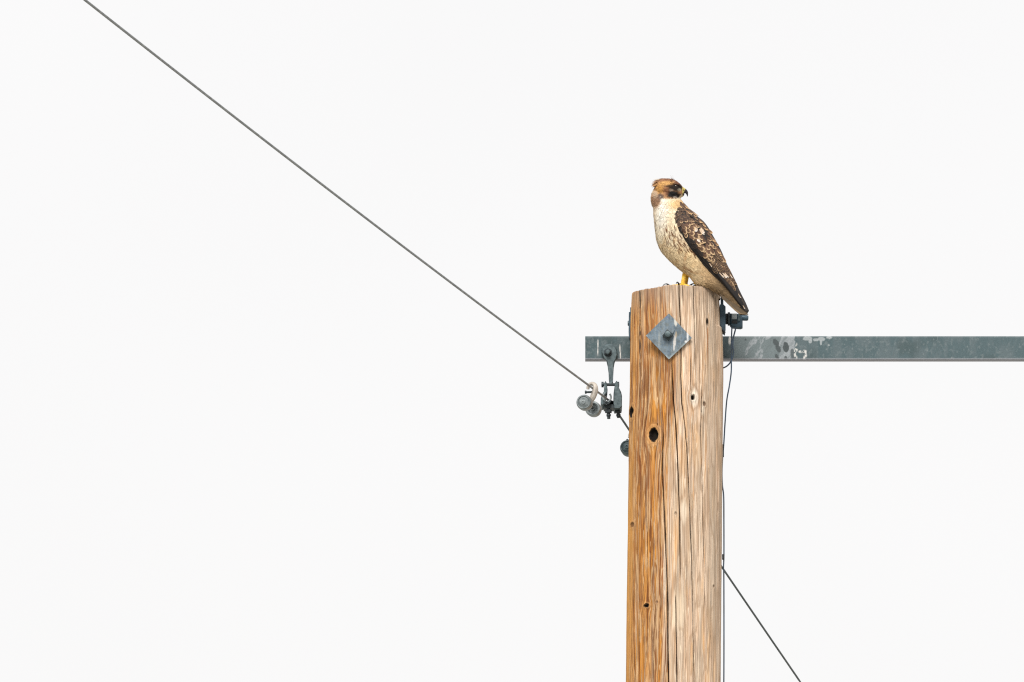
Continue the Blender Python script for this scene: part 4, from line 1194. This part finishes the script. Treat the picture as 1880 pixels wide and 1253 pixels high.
def build_wings():
    near = build_wing_base(-1); far = build_wing_base(1)
    mb_v, mb_f, mb_uv, mi, mats = [], [], [], [], []
    for i, (s, t, kind, ln0, wd, lift, tow) in enumerate(WF):
        mesh = FME[kind][i % len(FME[kind])]
        p, d, n, ln = wing_frame(s, t, -1, tow, ln0)
        o = bpy.data.objects.new('feather', mesh); link(o, near)
        o.matrix_local = feather_matrix(p - HORG + n * .0012, d, n, ln / PPM, wd / PPM, lift)
        # the far wing wears the same coat, joined
        p, d, n, ln = wing_frame(s, t, 1, tow, ln0)
        M = feather_matrix(p - HORG + n * .0012, d, n, ln / PPM, wd / PPM, lift)
        off = len(mb_v); mb_v += [M @ v.co for v in mesh.vertices]
        if mesh.materials[0] not in mats: mats.append(mesh.materials[0])
        k = mats.index(mesh.materials[0])
        for pl in mesh.polygons:
            mb_f.append([off + q for q in pl.vertices]); mi.append(k)
            mb_uv += [mesh.uv_layers[0].data[q].uv[:] for q in pl.loop_indices]
    me = bpy.data.meshes.new('feather_coat'); me.from_pydata([tuple(v) for v in mb_v], [], mb_f)
    ul = me.uv_layers.new(name='UVMap'); ul.data.foreach_set('uv', np.array(mb_uv, np.float32).ravel())
    for m in mats: me.materials.append(m)
    me.polygons.foreach_set('material_index', mi); me.shade_smooth()
    o = link(bpy.data.objects.new('feather_coat', me), far); o['kind'] = 'stuff'
    # mantle between the wings
    r = random.Random(9)
    k = 0
    for s in np.arange(1.6, 11.8, .62):
        for a in np.linspace(-.75, .75, 5):
            aa = a + r.uniform(-.1, .1) + (.15 if k % 2 else 0)
            p = body_pt(s, aa); d = body_pt(s + .4, aa) - p; b = body_pt(s, aa + .1) - body_pt(s, aa - .1)
            n = np.cross(d, b); n /= np.linalg.norm(n)
            if n @ np.array([.8, 0, .5]) < 0: n = -n
            kind = 'mantle' if r.random() < .75 else ('tert' if s > 6 else 'lesser')
            me = FME[kind][k % len(FME[kind])]; k += 1
            o = bpy.data.objects.new('feather', me); link(o, hawk_body)
            o.matrix_local = feather_matrix(p - HORG + n * .003, d, n, r.uniform(18, 26) / PPM, r.uniform(10, 13) / PPM, .10 + r.uniform(0, .05))
    # tail
    for i in range(10):
        q = (i - 4.5) / 4.5
        a = at(1312, 522, float(hyc(1312)) + q * .010); b = at(1371.5 + 3 * r.random(), 576.5 + 2 * r.random(), float(hyc(1371)) + q * .021)
        d = b - a; n = np.cross(d, [0, 1, 0]); n = n if n[2] > 0 else -n
        n = n / np.linalg.norm(n) + np.array([0, q * .5, 0])
        o = bpy.data.objects.new('tail_feather', FME['tail'][0]); link(o, hawk_body)
        o.matrix_local = feather_matrix(a - HORG + n * (.004 - .003 * abs(q)), d, n, float(np.linalg.norm(d)), 15 / PPM, -.01)
build_wings()

# ---- the soft body plumage: small feathers too many to pick apart
def build_plumage():
    px, py = proj(HV)
    e2 = np.linalg.norm
    edge = np.interp(py, [377, 384, 397, 407, 422, 439, 456, 470, 500, 525, 575], [1246, 1238, 1229, 1231, 1239, 1249, 1260, 1276, 1302, 1330, 1366])
    ok = (px < edge + 6) | (py < 378)
    bare = (px > 1249.5) & (py > 343) & (py < 363) | (py > 500) & (px < 1266) | (HV[:, 2] < TOP + .03) & (px < 1275)
    eye = np.hypot((px - 1240.5) / 6.5, (py - 345) / 4.5) < 1
    idx = np.nonzero(ok & ~bare & ~eye & (px < 1352))[0]
    r = np.random.default_rng(12)
    pick = r.choice(idx, 12000)
    head = (py[pick] < 366) | ((px[pick] < 1214) & (py[pick] < 384))
    dx = np.where(head, -1.0, np.interp(py[pick], [366, 385, 420, 455, 500], [.0, .05, .28, .62, .82]))
    dy = np.where(head, np.interp(px[pick], [1200, 1215, 1245], [1.3, .35, .1]), np.interp(py[pick], [366, 385, 420, 455, 500], [1, 1, .95, .78, .58]))
    dirs = RGT * dx[:, None] - UPV * dy[:, None] + r.normal(0, .12, (len(pick), 3))
    N = HN[pick]
    dirs -= N * np.sum(dirs * N, 1)[:, None]; dirs /= np.linalg.norm(dirs, axis=1)[:, None]
    side = np.cross(dirs, N)
    ln = np.where(head, r.uniform(.005, .009, len(pick)), r.uniform(.009, .017, len(pick)))
    wd = ln * np.where(head, .30, .36)
    tuft = head & (((py[pick] < 340) & (px[pick] < 1212)) | ((np.abs(px[pick] - 1240) < 4) & (py[pick] < 331))) & (r.random(len(pick)) < .5)
    ln = np.where(tuft, ln * 1.9, ln)
    lift = np.where(head, .13, .10) + np.where(tuft, .42, 0) + r.uniform(0, .10, len(pick))
    lift += np.where(head & (np.abs(px[pick] - 1238) < 4) & (py[pick] < 332), .35, 0)
    root = HV[pick] - N * .0004
    D2 = dirs + N * lift[:, None]
    pts = []
    prof = [(0, .35), (.35, 1.0), (.75, .8), (1.0, .12)]
    for q, w in prof:
        c = root + D2 * (ln * q)[:, None] - N * (ln * .10 * q * q)[:, None]
        pts += [c - side * (wd * w / 2)[:, None], c + side * (wd * w / 2)[:, None]]
    V = np.stack(pts, 1).reshape(-1, 3)
    base = hawk_col(root + dirs * (ln * .5)[:, None])
    jit = r.uniform(.76, 1.18, (len(pick), 1))
    base = np.clip(base * jit, .01, .8)
    # dark drop-shaped streaks on the flank and lower breast
    pk, qk = px[pick], py[pick]
    eg = np.interp(qk, [395, 407, 422, 439, 456, 470], [1229, 1231, 1239, 1249, 1260, 1276])
    dens = sstep(44, 4, eg - pk) * sstep(402, 428, qk) * (1 - sstep(456, 468, qk)) * ~head
    isst = r.random(len(pick)) < dens * .20
    tone = mixc(np.broadcast_to(lin(92, 58, 36, KH), base.shape), lin(150, 104, 74, KH), r.random(len(pick)))
    base = np.where(isst[:, None], tone, base)
    root = root + N * (isst * .0016)[:, None]; wsc = np.where(isst, .34, 1.0); lsc = np.where(isst, 1.15, 1.0)
    pts = []
    for q, w in prof:
        c = root + D2 * (ln * lsc * q)[:, None] - N * (ln * .10 * q * q)[:, None]
        pts += [c - side * (wd * wsc * w / 2)[:, None], c + side * (wd * wsc * w / 2)[:, None]]
    V = np.stack(pts, 1).reshape(-1, 3)
    C = np.repeat(base[:, None], 8, 1); C[:, 6:] = np.clip(C[:, 6:] * 1.06, 0, .8)
    k = np.arange(len(pick))[:, None] * 8
    F = np.concatenate([k + np.array([[0, 1, 3, 2]]), k + np.array([[2, 3, 5, 4]]), k + np.array([[4, 5, 7, 6]])], 0)
    me = np_mesh('small_feathers', V - HORG, F, M_SKIN, True, C.reshape(-1, 3))
    o = link(bpy.data.objects.new('small_feathers', me), hawk_body); o['kind'] = 'stuff'
build_plumage()
